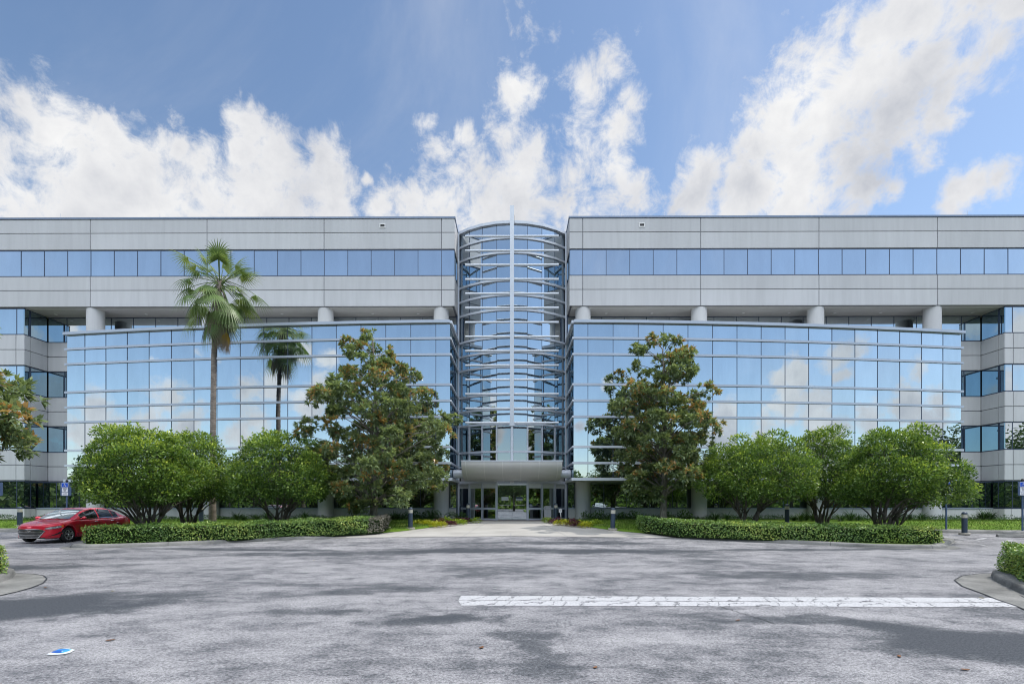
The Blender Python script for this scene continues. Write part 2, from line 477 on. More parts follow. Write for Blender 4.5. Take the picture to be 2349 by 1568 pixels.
    for r, z in enumerate(Z):
        mb = MB(); h = 0.085 if r in (0, 8) else 0.06
        w = 0.13 if r in (0, 8) else 0.085
        mb.obox(io, (0, 1), (-s, 0), -0.088, 4.30, -0.02, w, z-h, z+h); mb.build('rail', M['alu_light'], box)
    for a in (2.36,):
        mb = MB(); mb.obox(io, (0, 1), (-s, 0), a-0.02, a+0.02, -0.02, 0.03, 3.2, 12.55); mb.build('mullion', M['alu_dark'], box)
    # corner post where tower meets the wing
    mb = MB(); mb.box(s*3.66-0.055, s*3.66+0.055, 35.36, 35.50, 0.5, 20.12); mb.build('corner_post', M['alu_light'], BLD)
    mb = MB(); mb.box(min(s*3.72, s*3.78), max(s*3.72, s*3.78), 34.9, 35.7, 0.4, 3.1); mb.box(min(s*3.73, s*3.79), max(s*3.73, s*3.79), 35.25, 35.8, 12.45, 14.5)
    mb.build('side_panel', M['alu_dark'], BLD)
    # pipe-like canopy arm
    mb = MB(); mb.tube((s*2.6, 32.8, 3.56), (s*3.70, 32.8, 3.56), 0.265, None, 28); mb.tube((s*3.42, 32.8, 3.56), (s*3.46, 32.8, 3.56), 0.285, None, 28)
    arm = mb.build('canopy_arm', M['alu_light'], BLD, True, angle=40)

# solid mass behind the facades: keeps the light out of the rooms
mb = MB()
for s in (-1, 1):
    mb.box(min(s*4.0, s*XE), max(s*4.0, s*XE), 35.9, 60, 0.2, 19.9)
    mb.box(min(s*3.95, s*XE), max(s*3.95, s*XE), 33.9, 36.0, 14.6, 19.95)
mb.box(-3.98, 3.98, 42.4, 60, 0.2, 19.92)
mb.build('core_walls', M['dark_in'], BLD)

# ------------------------------------------------------------------ glass tower
RT, CY = 5.17, 39.27
def tw(i, w=0.0, z=0.0):
    a = math.radians(11.26*i); return ((RT+w)*math.sin(a), CY-(RT+w)*math.cos(a), z)
TI = list(range(-4, 5))
TZ = [6.91, 7.88, 8.85, 9.75, 10.66, 11.63, 12.60, 13.5, 14.41, 15.38, 16.35, 17.25, 18.16, 19.13, 20.15]
mb = MB(); mb.prism([tw(i, -0.02)[:2] for i in TI]+[(3.62, 36.4), (-3.62, 36.4)], 19.96, 20.03)
TOWER = mb.build('glass_tower', M['coping'], BLD)
for z0, z1 in zip(TZ[:-1], TZ[1:]):
    g = MB()
    for i in TI[:-1]:
        j = [random.uniform(-0.0016, 0.0016) for _ in range(3)]; j.append(j[0]+j[2]-j[1])
        g.quad(tw(i, j[0], z0), tw(i+1, j[1], z0), tw(i+1, j[2], z1), tw(i, j[3], z1))
    g.build('glass_row', M['glass'], TOWER)
for z0, z1 in ((4.13, 5.10), (5.10, 6.91)):
    g = MB()
    for i in TI[:-1]: g.quad(tw(i, 0, z0), tw(i+1, 0, z0), tw(i+1, 0, z1), tw(i, 0, z1))
    g.build('glass_row', M['clear'], TOWER)
def trail(z, h, w, mat, name='rail', w0=-0.02):
    mb = MB(); mb.loft([[tw(i, w0, z-h), tw(i, w, z-h), tw(i, w, z+h), tw(i, w0, z+h)] for i in TI], close=True, cap=True)
    return mb.build(name, mat, TOWER)
for z in (4.13, 5.10, 6.91, 7.88, 8.85, 10.66, 11.63, 12.60, 14.41, 15.38, 16.35, 18.16, 19.13):
    trail(z, 0.065, 0.10, M['alu_light'])
trail(20.12, 0.09, 0.16, M['alu_light'], 'roof_edge')
for i in TI[1:-1]:
    mb = MB(); a = math.radians(11.26*i)
    mb.obox(tw(i)[:2], (math.cos(a), math.sin(a)), (math.sin(a), -math.cos(a)), -0.015, 0.015, -0.02, 0.016, 6.97, 20.05)
    mb.build('mullion', M['alu_dark'], TOWER)
    mb = MB(); mb.obox(tw(i)[:2], (math.cos(a), math.sin(a)), (math.sin(a), -math.cos(a)), -0.05, 0.05, -0.06, 0.055, 4.19, 6.85)
    mb.build('mullion', M['alu_light'], TOWER)

# entrance storey
mb = MB(); mb.prism([tw(i, 0.09)[:2] for i in TI]+[tw(i, -0.10)[:2] for i in reversed(TI)], 2.99, 3.20)
ENT = mb.build('entrance_front', M['alu_light'], BLD)
for i in TI[:-1]:
    if i in (-1, 0): continue
    for (z0, z1) in ((0.70, 1.28), (1.42, 2.99)):
        g = MB(); g.quad(tw(i, -0.02, z0), tw(i+1, -0.02, z0), tw(i+1, -0.02, z1), tw(i, -0.02, z1)); g.build('pane', M['clear'], ENT)
    g = MB(); g.quad(tw(i, -0.012, 2.70), tw(i+1, -0.012, 2.70), tw(i+1, -0.012, 2.985), tw(i, -0.012, 2.985)); g.build('pale_panel', M['sheet'], ENT)  # pale opaque panel across the pane top, just outside the glass
for lst in ([-4,-3,-2,-1], [1,2,3,4]):
    for (z0, z1, w) in ((0.57, 0.70, 0.05), (1.28, 1.42, 0.07)):
        mb = MB(); mb.loft([[tw(i, -0.08, z0), tw(i, w, z0), tw(i, w, z1), tw(i, -0.08, z1)] for i in lst], close=True, cap=True); mb.build('rail', M['alu_light'], ENT)
for i in TI:
    if i == 0: continue
    a = math.radians(11.26*i); w = 0.07 if abs(i) == 1 else 0.055
    mb = MB(); mb.obox(tw(i)[:2], (math.cos(a), math.sin(a)), (math.sin(a), -math.cos(a)), -w, w, -0.10, 0.085, 0.57, 2.985); mb.build('post', M['alu_light'], ENT)
# doors
YD = 34.17
for s in (-1, 1):
    mb = MB(); x0, x1 = (0.008, 0.955) if s > 0 else (-0.955, -0.008)
    mb.quad((x0, YD, 0.72), (x1, YD, 0.72), (x1, YD, 2.90), (x0, YD, 2.90)); d = mb.build('door', M['clear_door'], BLD)
    mb = MB(); mb.box(x0, x1, YD-0.02, YD+0.02, 0.60, 0.72); mb.build('bottom_rail', M['steel'], d)
    mb = MB(); mb.box(x0, x1, YD-0.02, YD+0.02, 2.90, 2.985); mb.build('top_rail', M['steel'], d)
    mb = MB(); mb.tube((s*0.12, YD-0.07, 1.57), (s*0.86, YD-0.07, 1.57), 0.016, None, 8); mb.tube((s*0.14, YD-0.07, 1.57), (s*0.14, YD, 1.57), 0.012, None, 6); mb.tube((s*0.84, YD-0.07, 1.57), (s*0.84, YD, 1.57), 0.012, None, 6)
    mb.tube((s*0.12, YD-0.07, 1.57), (s*0.12, YD-0.07, 2.25), 0.014, None, 8)
    mb.build('handle', M['steel'], d)
mb = MB(); mb.box(-0.95, 0.95, 33.94, 34.0, 2.995, 3.165); mb.build('door_header', M['alu'], BLD)
text('address_number', '801', 0.19, M['white'], BLD, (0.0, 33.935, 3.08), 0.006, bold=0.004)
# lobby behind the glass
mb = MB(); mb.box(-3.6, 3.6, 34.4, 42.3, 0.50, 0.585); mb.build('lobby_floor', M['floor_in'], BLD)
mb = MB(); mb.prism([tw(i, -0.16)[:2] for i in TI]+[(3.6, 42.3), (-3.6, 42.3)], 3.02, 3.95); mb.build('lobby_ceiling', M['ceil_in'], BLD)
mb = MB(); mb.prism([tw(i, -0.16)[:2] for i in TI]+[(3.6, 42.3), (-3.6, 42.3)], 6.80, 6.90); mb.build('upper_ceiling', M['dark_in'], BLD)
mb = MB(); mb.box(-3.64, -3.58, 35.7, 42.3, 0.5, 6.8); mb.box(3.58, 3.64, 35.7, 42.3, 0.5, 6.8); mb.box(-3.6, 3.6, 42.25, 42.35, 0.5, 6.8)
mb.box(-1.9, -1.5, 38.2, 38.6, 0.58, 3.0); mb.box(1.5, 1.9, 38.2, 38.6, 0.58, 3.0)
mb.build('lobby_wall', M['dark_in'], BLD)

# ------------------------------------------------------------------ sun screen: mast with horizontal tubes
YM = 33.1
mb = MB(); mb.box(-0.128, 0.128, YM-0.12, YM+0.12, 6.70, 20.63)
mb.box(-0.16, 0.16, YM-0.14, YM+0.14, 6.62, 6.86)
MAST = mb.build('sun_screen', M['tube'], BLD)
for k in range(14):
    z = 6.84+0.914*k
    mb = MB(); mb.tube((-2.98, YM, z), (2.98, YM, z), 0.074, None, 16); mb.build('tube', M['tube'], MAST, True, angle=40)
for k in range(4):
    z = 7.88+3.75*k if k < 3 else 19.13
    mb = MB(); mb.box(-0.05, 0.05, YM+0.12, 34.02, z-0.05, z+0.05); mb.build('bracket', M['tube'], MAST)
mb = MB(); mb.tube((0, YM, 4.36), (0, YM, 6.64), 0.088, None, 20); mb.box(-0.17, 0.17, YM-0.17, YM+0.17, 4.24, 4.42); mb.build('post', M['alu_light'], MAST, True, angle=40)
mb = MB(); mb.path([(0.13, YM, 20.1), (0.17, YM, 19.95), (0.175, YM, 19.7), (0.15, YM, 19.5), (0.13, YM, 19.45)], [0.007]*5, 5); mb.build('cable', M['black'], MAST)

# ------------------------------------------------------------------ canopy
prof = [(31.0, 4.25), (31.0, 4.20)]
for k in range(1, 13):
    a = PI/2*k/12; prof.append((33.4-2.4*math.cos(a), 4.20-1.05*math.sin(a)))
prof += [(34.02, 3.15), (34.02, 3.20), (34.02, 4.25)]
mb = MB(); mb.loft([[(x, p[0], p[1]) for p in prof] for x in (-3.02, 3.02)], close=True, cap=True)
CAN = mb.build('canopy', M['canopy'], BLD, True, recalc=True, angle=30)
mb = MB(); mb.box(-3.05, 3.05, 30.96, 31.02, 4.215, 4.275); mb.build('lip', M['alu_light'], CAN)
def canopy_strip(x0, x1, p):
    mb = MB(); mb.loft([[(x, y-0.004*c, z-0.004) for x in (x0, x1)] for (y, z, c) in p]); return mb
for x in (-2.76, -1.66, -0.555, 0.55, 1.64, 2.76):
    p = [(33.4-2.404*math.cos(PI/2*k/12), 4.20-1.053*math.sin(PI/2*k/12), 1) for k in range(0, 13)]+[(34.0, 3.147, 0)]
    canopy_strip(x-0.014, x+0.014, p).build('seam', M['white'], CAN)
a = PI/2*0.47
mb = MB(); y0, z0 = 33.4-2.404*math.cos(a), 4.20-1.053*math.sin(a); y1, z1 = 33.4-2.404*math.cos(a+0.012), 4.20-1.053*math.sin(a+0.012)
mb.quad((-3.01, y0, z0), (3.01, y0, z0), (3.01, y1, z1), (-3.01, y1, z1)); mb.build('seam', M['alu_light'], CAN)
for x in (-2.25, -1.12, 0.0, 1.12, 2.25):
    mb = MB(); mb.lathe([(0.0, -0.02), (0.075, -0.02), (0.085, 0.0)], (x, 33.75, 3.148), 16); mb.build('downlight', M['white'], CAN)
# ------------------------------------------------------------------ land
def asphalt_mat():
    m, nt = new_mat('asphalt')
    p = wpos(nt)
    f1 = noise(nt, wpos(nt, (0.26, 0.42, 1)), 1.0, 5, 0.6, 0.4)
    f2 = noise(nt, wpos(nt, (1.1, 1.6, 1), (3.1, 7.7, 0)), 1.0, 5, 0.65)
    f3 = noise(nt, p, 26.0, 4, 0.7); f5 = noise(nt, wpos(nt, (4.2, 5.5, 1), (1.7, 0.3, 0)), 1.0, 5, 0.7)
    f4 = noise(nt, p, 70.0, 3, 0.7)
    s = math_(nt, 'ADD', math_(nt, 'MULTIPLY', f1, 0.52), math_(nt, 'MULTIPLY', f2, 0.48))
    # oil-dark worn places with a shape of their own
    stains = [(-8.2, 8.3, 2.6, 1.5, 0.5, 0.36), (-0.9, 7.75, 1.15, 0.42, 0.2, 0.26), (6.3, 6.3, 2.0, 1.2, -0.5, 0.34), (4.4, 7.7, 1.5, 0.45, -0.2, 0.2),
              (0.9, 18.6, 6.0, 0.9, 0.0, 0.26), (-6.5, 17.8, 5.0, 0.7, 0.1, 0.14), (0.4, 6.3, 0.55, 1.1, 0.1, 0.17), (-2.6, 10.3, 1.4, 0.6, 0.2, 0.15), (7.0, 12.6, 3.5, 0.8, 0.0, 0.15),
              (-14.0, 13.8, 4.0, 0.7, 0.2, 0.15), (3.0, 21.0, 5.0, 0.5, 0.0, 0.16), (-10.0, 19.2, 5.0, 0.5, -0.1, 0.22), (12.0, 19.4, 5.5, 0.5, 0.1, 0.22), (-16.0, 9.5, 5, 1.6, .3, .15), (-3.2, 8.3, 1.0, .35, 0, .14)]
    warp = N(nt, 'ShaderNodeTexNoise'); setin(warp, Scale=0.9, Detail=4.0, Roughness=0.6); nt.links.new(p, warp.inputs['Vector'])
    wv = N(nt, 'ShaderNodeVectorMath', operation='MULTIPLY_ADD'); nt.links.new(warp.outputs['Color'], wv.inputs[0])
    wv.inputs[1].default_value = (2.4, 1.3, 0); nt.links.new(p, wv.inputs[2])
    tot = s
    for (x, y, rx, ry, rot, amt) in stains:
        mp = N(nt, 'ShaderNodeMapping', vector_type='TEXTURE')
        mp.inputs['Location'].default_value = (x+1.2, y+0.65, 0); mp.inputs['Rotation'].default_value = (0, 0, rot); mp.inputs['Scale'].default_value = (rx, ry, 1000)
        nt.links.new(wv.outputs[0], mp.inputs['Vector'])
        ln = N(nt, 'ShaderNodeVectorMath', operation='LENGTH'); nt.links.new(mp.outputs[0], ln.inputs[0])
        k = N(nt, 'ShaderNodeMapRange', interpolation_type='SMOOTHSTEP'); nt.links.new(ln.outputs['Value'], k.inputs[0])
        setin(k, From_Min=0.35, From_Max=1.25, To_Min=amt, To_Max=0.0)
        tot = math_(nt, 'SUBTRACT', tot, k.outputs[0])
    tot = math_(nt, 'ADD', tot, math_(nt, 'MULTIPLY', math_(nt, 'SUBTRACT', f3, 0.5), 0.32))
    tot = math_(nt, 'ADD', tot, math_(nt, 'MULTIPLY', math_(nt, 'SUBTRACT', f5, 0.5), 0.34))
    base = ramp(nt, tot, [(0.27, (0.07, 0.077, 0.088)), (0.40, (0.125, 0.13, 0.14)), (0.475, (0.222, 0.221, 0.233)), (0.56, (0.32, 0.316, 0.325)), (0.70, (0.405, 0.399, 0.405))])
    sp = ramp(nt, f4, [(0.38, (0.46,)*3), (0.47, (0.88,)*3), (0.55, (1.06,)*3), (0.64, (1.3,)*3)])
    sp2 = ramp(nt, f3, [(0.36, (0.62,)*3), (0.54, (1.06,)*3)])
    c = mixc(nt, 1.0, base, sp, 'MULTIPLY'); c = mixc(nt, 1.0, c, sp2, 'MULTIPLY')
    h = math_(nt, 'ADD', f4, math_(nt, 'MULTIPLY', f3, 0.6))
    finish(nt, principled(nt, c, 0.88, spec=0.25, bump=h, bstr=0.5, bdist=0.006)); return m
M['asphalt'] = asphalt_mat()

def paving_mat():
    m, nt = new_mat('plaza_concrete')
    f1 = noise(nt, wpos(nt, (0.5, 0.9, 1)), 1.0, 5); f2 = noise(nt, wpos(nt), 40.0, 3)
    c = ramp(nt, f1, [(0.3, (0.34, 0.325, 0.30)), (0.5, (0.42, 0.405, 0.375)), (0.7, (0.47, 0.455, 0.425))])
    k = ramp(nt, f2, [(0.3, (0.86,)*3), (0.7, (1.05,)*3)])
    finish(nt, principled(nt, mixc(nt, 1.0, c, k, 'MULTIPLY'), 0.9, spec=0.2, bump=f2, bstr=0.2, bdist=0.004)); return m
M['plaza'] = paving_mat()
def kerb_mat():
    m, nt = new_mat('kerb_concrete')
    f1 = noise(nt, wpos(nt, (1.2, 1.2, 3)), 1.0, 6, 0.65); f2 = noise(nt, wpos(nt), 30.0, 3)
    c = ramp(nt, f1, [(0.28, (0.12, 0.12, 0.115)), (0.48, (0.21, 0.21, 0.20)), (0.7, (0.30, 0.295, 0.28))])
    k = ramp(nt, f2, [(0.3, (0.8,)*3), (0.7, (1.06,)*3)])
    finish(nt, principled(nt, mixc(nt, 1.0, c, k, 'MULTIPLY'), 0.9, spec=0.2, bump=f2, bstr=0.3, bdist=0.005)); return m
M['kerb'] = kerb_mat()
def turf_mat():
    m, nt = new_mat('turf')
    f1 = noise(nt, wpos(nt), 0.8, 5); f2 = noise(nt, wpos(nt, (9, 14, 1)), 3.0, 4, 0.7)
    c = ramp(nt, f1, [(0.3, (0.085, 0.16, 0.018)), (0.55, (0.13, 0.225, 0.025)), (0.72, (0.19, 0.225, 0.055))])
    k = ramp(nt, f2, [(0.3, (0.6,)*3), (0.7, (1.25,)*3)])
    finish(nt, principled(nt, mixc(nt, 1.0, c, k, 'MULTIPLY'), 0.9, spec=0.15, bump=f2, bstr=0.8, bdist=0.03)); return m
M['turf'] = turf_mat()
M['soil'] = plain('mulch', (0.075, 0.05, 0.035), 0.95, spec=0.1, var=0.4, scale=18)
M['brick'] = plain('brick_threshold', (0.16, 0.10, 0.095), 0.85, var=0.25, scale=9)

def sheet(name, xs, ys, fz, mat, kind='structure'):
    """height field over a grid; ys may be a function of x giving the row positions"""
    mb = MB(); nx = len(xs)
    rows = [ys(x) if callable(ys) else ys for x in xs]
    ny = len(rows[0])
    for x, r in zip(xs, rows):
        for y in r: mb.v.append((x, y, fz(x, y)))
    for i in range(nx-1):
        for j in range(ny-1):
            a = i*ny+j; mb.f.append((a, a+ny, a+ny+1, a+1)); mb.m.append(0)
    o = mb.build(name, mat, None, True); tag(o, kind=kind); return o
xs = [-600, -300, -150, -90, -60]+[x*1.0 for x in range(-50, 51)]+[60, 90, 150, 300, 600]
ys = [-600, -300, -150, -80, -40, -20, -10, -4]+[y*0.5 for y in range(0, 70)]+[40, 60, 120, 300, 600]
sheet('road', xs, ys, ground, M['asphalt'])

G = on_ground
# kerb lines of the two planted islands in front of the building (road side, from the walk outwards)
KL = [G(px, py) for px, py in ((800,1233.5),(696,1237),(538,1243.5),(453,1248.5),(316,1254),(235,1256.5),(195,1257.5))]
KL += [(KL[-1][0]-0.7, KL[-1][1]+0.15), (KL[-1][0]-1.05, KL[-1][1]+0.8), (-18.1, 22.5), (-18.1, 26.2), (-18.6, 26.7), (-60, 26.8)]
KR = [G(px, py) for px, py in ((1530,1233.5),(1606,1236),(1804,1245.5),(2015,1256),(2090,1257.6),(2140,1258))]
KR += [(KR[-1][0]+0.7, KR[-1][1]+0.15), (KR[-1][0]+1.1, KR[-1][1]+0.8), (19.6, 23.0), (19.7, 25.7), (20.2, 26.2), (60, 26.3)]
def interp(tbl, x):
    tbl = sorted(tbl)
    if x <= tbl[0][0]: return tbl[0][1]
    for (a, b), (c, d) in zip(tbl[:-1], tbl[1:]):
        if x <= c: return b+(d-b)*(x-a)/max(c-a, 1e-6)
    return tbl[-1][1]
# half width of the walk, by distance
WALK = [(22.0, 9.2), (23.2, 8.3), (24.2, 6.6), (25.2, 5.3), (26.5, 4.4), (28.0, 3.7), (30.0, 3.15), (32.0, 2.85), (34.4, 2.7)]
def kfront(x):
    """front edge of the kerb at x, for the inner islands"""
    return interp([(p[0], p[1]) for p in (KL[:10] if x < 0 else KR[:9])], x)
def walk_edge(x):
    """y at which the walk edge reaches |x|"""
    return interp([(w, y) for y, w in WALK], abs(x))
def lawn(s):
    xe = KL if s < 0 else KR
    x_out = 18.0 if s < 0 else 19.55
    def ys(x):
        ax = abs(x)
        if ax > x_out+0.5: y0 = (26.85 if s < 0 else 26.35)
        elif ax > 9.0: y0 = kfront(x)+0.18
        else: y0 = max(walk_edge(x), kfront(x)+0.18)
        return [y0+(34.6-y0)*k/24 for k in range(25)]
    xs = sorted({s*x for x in [2.72]+[2.9+0.25*k for k in range(60)]+[x_out-0.25*k for k in range(8)]+[x_out+0.501, x_out+0.7]+[21+1.5*k for k in range(20)]})
    def fz(x, y):
        e = 0.0
        if abs(x) < 9.0: e = smooth((y-walk_edge(x))/0.6)
        else: e = 1.0
        return ground(x, y)+0.022+0.085*e
    return sheet('lawn', xs, ys, fz, M['turf'])
lawn(-1); lawn(1)
# walk: a flared concrete apron
def walk():
    mb = MB(); rows = []
    ylist = [21.9+0.25*k for k in range(51)]
    for y in ylist:
        if y > 34.0: break
        w = interp(WALK, y)
        n = 28
        row = []
        for k in range(n+1):
            x = -w+2*w*k/n
            yy = max(y, kfront(x)+0.02) if y < 23.5 else y
            row.append((x, yy, ground(x, yy)+0.012))
        rows.append(row)
    mb.loft(rows); o = mb.build('walkway', M['plaza'], None, True); tag(o, kind='structure')
    # control joints
    jb = MB()
    def line(p0, p1, w=0.018):
        n = 14; d = Vector((p1[0]-p0[0], p1[1]-p0[1])); pr = Vector((-d.y, d.x)).normalized()*w/2
        L = []; R = []
        for k in range(n+1):
            x = p0[0]+d.x*k/n; y = p0[1]+d.y*k/n
            L.append((x+pr.x, y+pr.y, ground(x, y)+0.017)); R.append((x-pr.x, y-pr.y, ground(x, y)+0.017))
        jb.loft([L, R])
    for (a, b) in (((-9.2,23.15),(9.2,23.15)), ((-4.4,26.4),(4.4,26.4)), ((-6.6,24.2),(6.6,24.2))): line(a, b)
    for (a, b) in (((0,22.4),(0,24.2)),((-2.2,22.4),(-1.0,33.6)),((2.6,22.4),(1.0,33.6)),((-5.4,22.4),(-3.0,30.2)),((5.6,22.4),(3.1,30.2)),((-8.4,22.4),(-7.6,23.2)),((8.3,22.4),(7.5,23.2))): line(a, b)
    tag(jb.build('walkway_joint', M['joint']), kind='structure')
    mb = MB(); mb.prism([(-2.7,33.3),(2.7,33.3),(3.4,35.4),(-3.4,35.4)], lambda x, y: ground(x, y)-0.1, lambda x, y: ground(x, y)+0.024)
    tag(mb.build('threshold', M['brick']), kind='structure')
walk()

def kerb(name, pts, side, h0=0.135, w=0.34, taper=False):
    """kerb with a sloping face; side = +1 if the planted side lies to the left of the run"""
    mb = MB(); rings = []
    # subdivide
    P = []
    for a, b in zip(pts[:-1], pts[1:]):
        n = max(1, int(math.hypot(b[0]-a[0], b[1]-a[1])/0.5))
        for k in range(n): P.append((a[0]+(b[0]-a[0])*k/n, a[1]+(b[1]-a[1])*k/n))
    P.append(pts[-1])
    run = 0.0
    for i, p in enumerate(P):
        if i: run += math.hypot(p[0]-P[i-1][0], p[1]-P[i-1][1])
        h = h0*(smooth(run/2.2) if taper else 1.0)+0.003
        q0 = Vector(P[max(i-1, 0)]); q1 = Vector(P[min(i+1, len(P)-1)])
        d = (q1-q0).normalized(); nrm = Vector((-d.y, d.x))*side
        r = []
        for (a, z) in ((-0.06, 0.006), (0.0, 0.012 if h > 0.012 else h), (0.015, h*0.45), (0.035, h*0.85), (0.075, h), (w, h+0.005), (w, -0.05)):
            x, y = p[0]+nrm.x*a, p[1]+nrm.y*a
            r.append((x, y, ground(x, y)+z))
        rings.append(r)
    mb.loft(rings); o = mb.build(name, M['kerb'], None, True, angle=50); tag(o, kind='structure')
    jb = MB(); acc = 0
    for i in range(1, len(P)-1):
        acc += math.hypot(P[i][0]-P[i-1][0], P[i][1]-P[i-1][1])
        if acc > 3.0:
            acc = 0; d = (Vector(P[i+1])-Vector(P[i-1])).normalized()*0.008
            A = [(v[0]-d.x, v[1]-d.y, v[2]+0.004) for v in rings[i][1:6]]; B = [(v[0]+d.x, v[1]+d.y, v[2]+0.004) for v in rings[i][1:6]]
            jb.loft([A, B])
    if jb.v: tag(jb.build('kerb_joint', M['black']), kind='structure')
    return P
kerb('kerb', KL, -1, taper=True); kerb('kerb', KR, 1, taper=True)
# islands beside the mouth of the drive, where the photograph is taken from
CR = [(42,17.0),(24,15.0),(15.5,13.6),(12.9,13.0),(11.6,12.5),(10.95,11.75),(10.35,10.8),(9.9,10.05),(9.6,9.5),(9.25,8.4),(9.05,7),(9.0,4),(9.0,-9)]
CLF = [(-42,17.0),(-24,15.0),(-15.8,13.7),(-13.2,13.1),(-12.0,12.6),(-11.4,11.9),(-10.9,11.0),(-10.5,10.2),(-10.25,9.6),(-9.9,8.5),(-9.7,7),(-9.6,4),(-9.6,-9)]
kerb('kerb', CR, 1, 0.15, w=0.42); kerb('kerb', CLF, -1, 0.15, w=0.42)
for pts in (CR, CLF):
    s = 1 if pts[0][0] > 0 else -1
    mb = MB(); mb.prism([(p[0]+s*0.3, p[1]-0.12) for p in pts]+[(s*42, -9)], -0.05, 0.125)
    tag(mb.build('planting_soil', M['soil'], None, recalc=True), kind='structure')
# flat concrete gutter at the tips
for pxy in (((2190,1330.5),(2208,1320.5),(2248,1315.6),(2279,1314.8),(2300,1318),(2318,1350),(2349,1372),(2400,1400),(2360,1402),(2329,1389),(2289,1375.8),(2258,1362.7),(2208,1344.6)),
            ((108,1327),(100,1320),(75,1316),(30,1314),(0,1316),(-30,1330),(-60,1375),(-20,1375),(0,1366),(40,1357),(75,1347),(100,1337))):
    mb = MB(); mb.poly([(*G(x, y), 0.0085) for x, y in pxy]); tag(mb.build('gutter', M['kerb']), kind='structure')
    jb = MB(); pp = [G(x, y) for x, y in pxy]; n = len(pp)
    for k in range(n):
        a, b = Vector(pp[k]), Vector(pp[(k+1) % n]); d = (b-a).normalized(); q = Vector((-d.y, d.x))*0.014
        if k in (4, 5, 6): continue
        jb.quad((a.x-q.x, a.y-q.y, .0125), (b.x-q.x, b.y-q.y, .0125), (b.x+q.x, b.y+q.y, .0125), (a.x+q.x, a.y+q.y, .0125))
    tag(jb.build('gutter_joint', M['black']), kind='structure')
# far tips of the inner islands
for pxy in (((2090,1250),(2150,1249),(2190,1252),(2207,1256),(2195,1259.5),(2140,1261),(2090,1259.5)), ((235,1250),(190,1251),(150,1253),(136,1256),(150,1259.5),(190,1260.5),(235,1259))):
    mb = MB(); mb.poly([(*G(x, y), ground(*G(x, y))+0.0085) for x, y in pxy]); tag(mb.build('gutter', M['kerb']), kind='structure')

# ------------------------------------------------------------------ painted markings
def paint_mat(crack):
    m, nt = new_mat('road_paint' + ('_cracked' if crack else ''))
    f = noise(nt, wpos(nt), 30.0, 4, 0.7)
    c = ramp(nt, f, [(0.36, (0.34, 0.35, 0.36)), (0.5, (0.48, 0.48, 0.49)), (0.64, (0.56, 0.56, 0.57))])
    if crack:
        sp = N(nt, 'ShaderNodeSeparateXYZ'); nt.links.new(wpos(nt), sp.inputs[0])
        half = math_(nt, 'GREATER_THAN', math_(nt, 'MULTIPLY_ADD', sp.outputs['X'], 0.022, sp.outputs['Y']), 9.22)
        w1 = noise(nt, wpos(nt, (1, 1, 1)), 7.0, 5, 0.75); w2 = noise(nt, wpos(nt, (0.9, 0.25, 1)), 1.3, 2)
        u = math_(nt, 'MULTIPLY_ADD', w1, 0.42, sp.outputs['X']); u = math_(nt, 'MULTIPLY_ADD', w2, 1.6, u)
        u = math_(nt, 'MULTIPLY_ADD', sp.outputs['Y'], -0.55, u); u = math_(nt, 'MULTIPLY_ADD', half, 0.17, u)
        fr = math_(nt, 'ABSOLUTE', math_(nt, 'SUBTRACT', math_(nt, 'FRACT', math_(nt, 'MULTIPLY', u, 2.7)), 0.5))
        thick = math_(nt, 'MULTIPLY_ADD', noise(nt, wpos(nt), 3.1, 3), 0.10, -0.010)
        k = math_(nt, 'GREATER_THAN', fr, math_(nt, 'MAXIMUM', thick, 0.006))
        c = mixc(nt, k, (0.10, 0.10, 0.11), c)
        f2 = noise(nt, wpos(nt, (2, 5, 1)), 9.0, 5, 0.75); k2 = ramp(nt, f2, [(0.30, (0, 0, 0)), (0.38, (1, 1, 1))])
        c = mixc(nt, k2, (0.24, 0.24, 0.25), c)
    else:
        f2 = noise(nt, wpos(nt), 7.0, 5, 0.7); k = ramp(nt, f2, [(0.40, (0, 0, 0)), (0.52, (1, 1, 1))])
        c = mixc(nt, k, (0.17, 0.17, 0.18), c)
    finish(nt, principled(nt, c, 0.7, spec=0.3)); return m
M['paint'] = paint_mat(False); M['paint_c'] = paint_mat(True)
mb = MB()
L0 = [G(1052,1366), G(1047,1377), G(1052,1388.5)]; R0 = [G(2360,1392.5), G(2354,1371.3)]
def lerp2(a, b, t): return (a[0]+(b[0]-a[0])*t, a[1]+(b[1]-a[1])*t)
Lm, Rm = lerp2(L0[0], L0[2], 0.5), lerp2(R0[1], R0[0], 0.5)
TOPL, MIDL, BOTL = [], [], []
for k in range(121):
    t_ = k/120; e = 0.016
    a, m_, b = lerp2(L0[0], R0[1], t_), lerp2(Lm, Rm, t_), lerp2(L0[2], R0[0], t_)
    j = [RNG.normal()*0.007 for _ in range(4)]; off = 0.05*(k == 0)
    TOPL.append(((a[0]+off, a[1]+j[0], .0065), (m_[0], m_[1]+e+j[1], .0065))); BOTL.append(((m_[0], m_[1]-e+j[2], .0065), (b[0]+off, b[1]+j[3], .0065)))
mb.loft(TOPL); mb.loft(BOTL)
tag(mb.build('stop_line', M['paint_c']), kind='structure')
def stripe(pts, w, name='parking_line', mat='paint'):
    mb = MB(); L, R = [], []
    for i, p in enumerate(pts):
        a = Vector(pts[max(i-1, 0)]); b = Vector(pts[min(i+1, len(pts)-1)]); d = (b-a).normalized(); q = Vector((-d.y, d.x))*w/2
        L.append((p[0]+q.x, p[1]+q.y, ground(*p)+0.0065)); R.append((p[0]-q.x, p[1]-q.y, ground(*p)+0.0065))
    mb.loft([L, R]); return tag(mb.build(name, M[mat]), kind='structure')
def seg(a, b, n=6): return [(a[0]+(b[0]-a[0])*k/n, a[1]+(b[1]-a[1])*k/n) for k in range(n+1)]
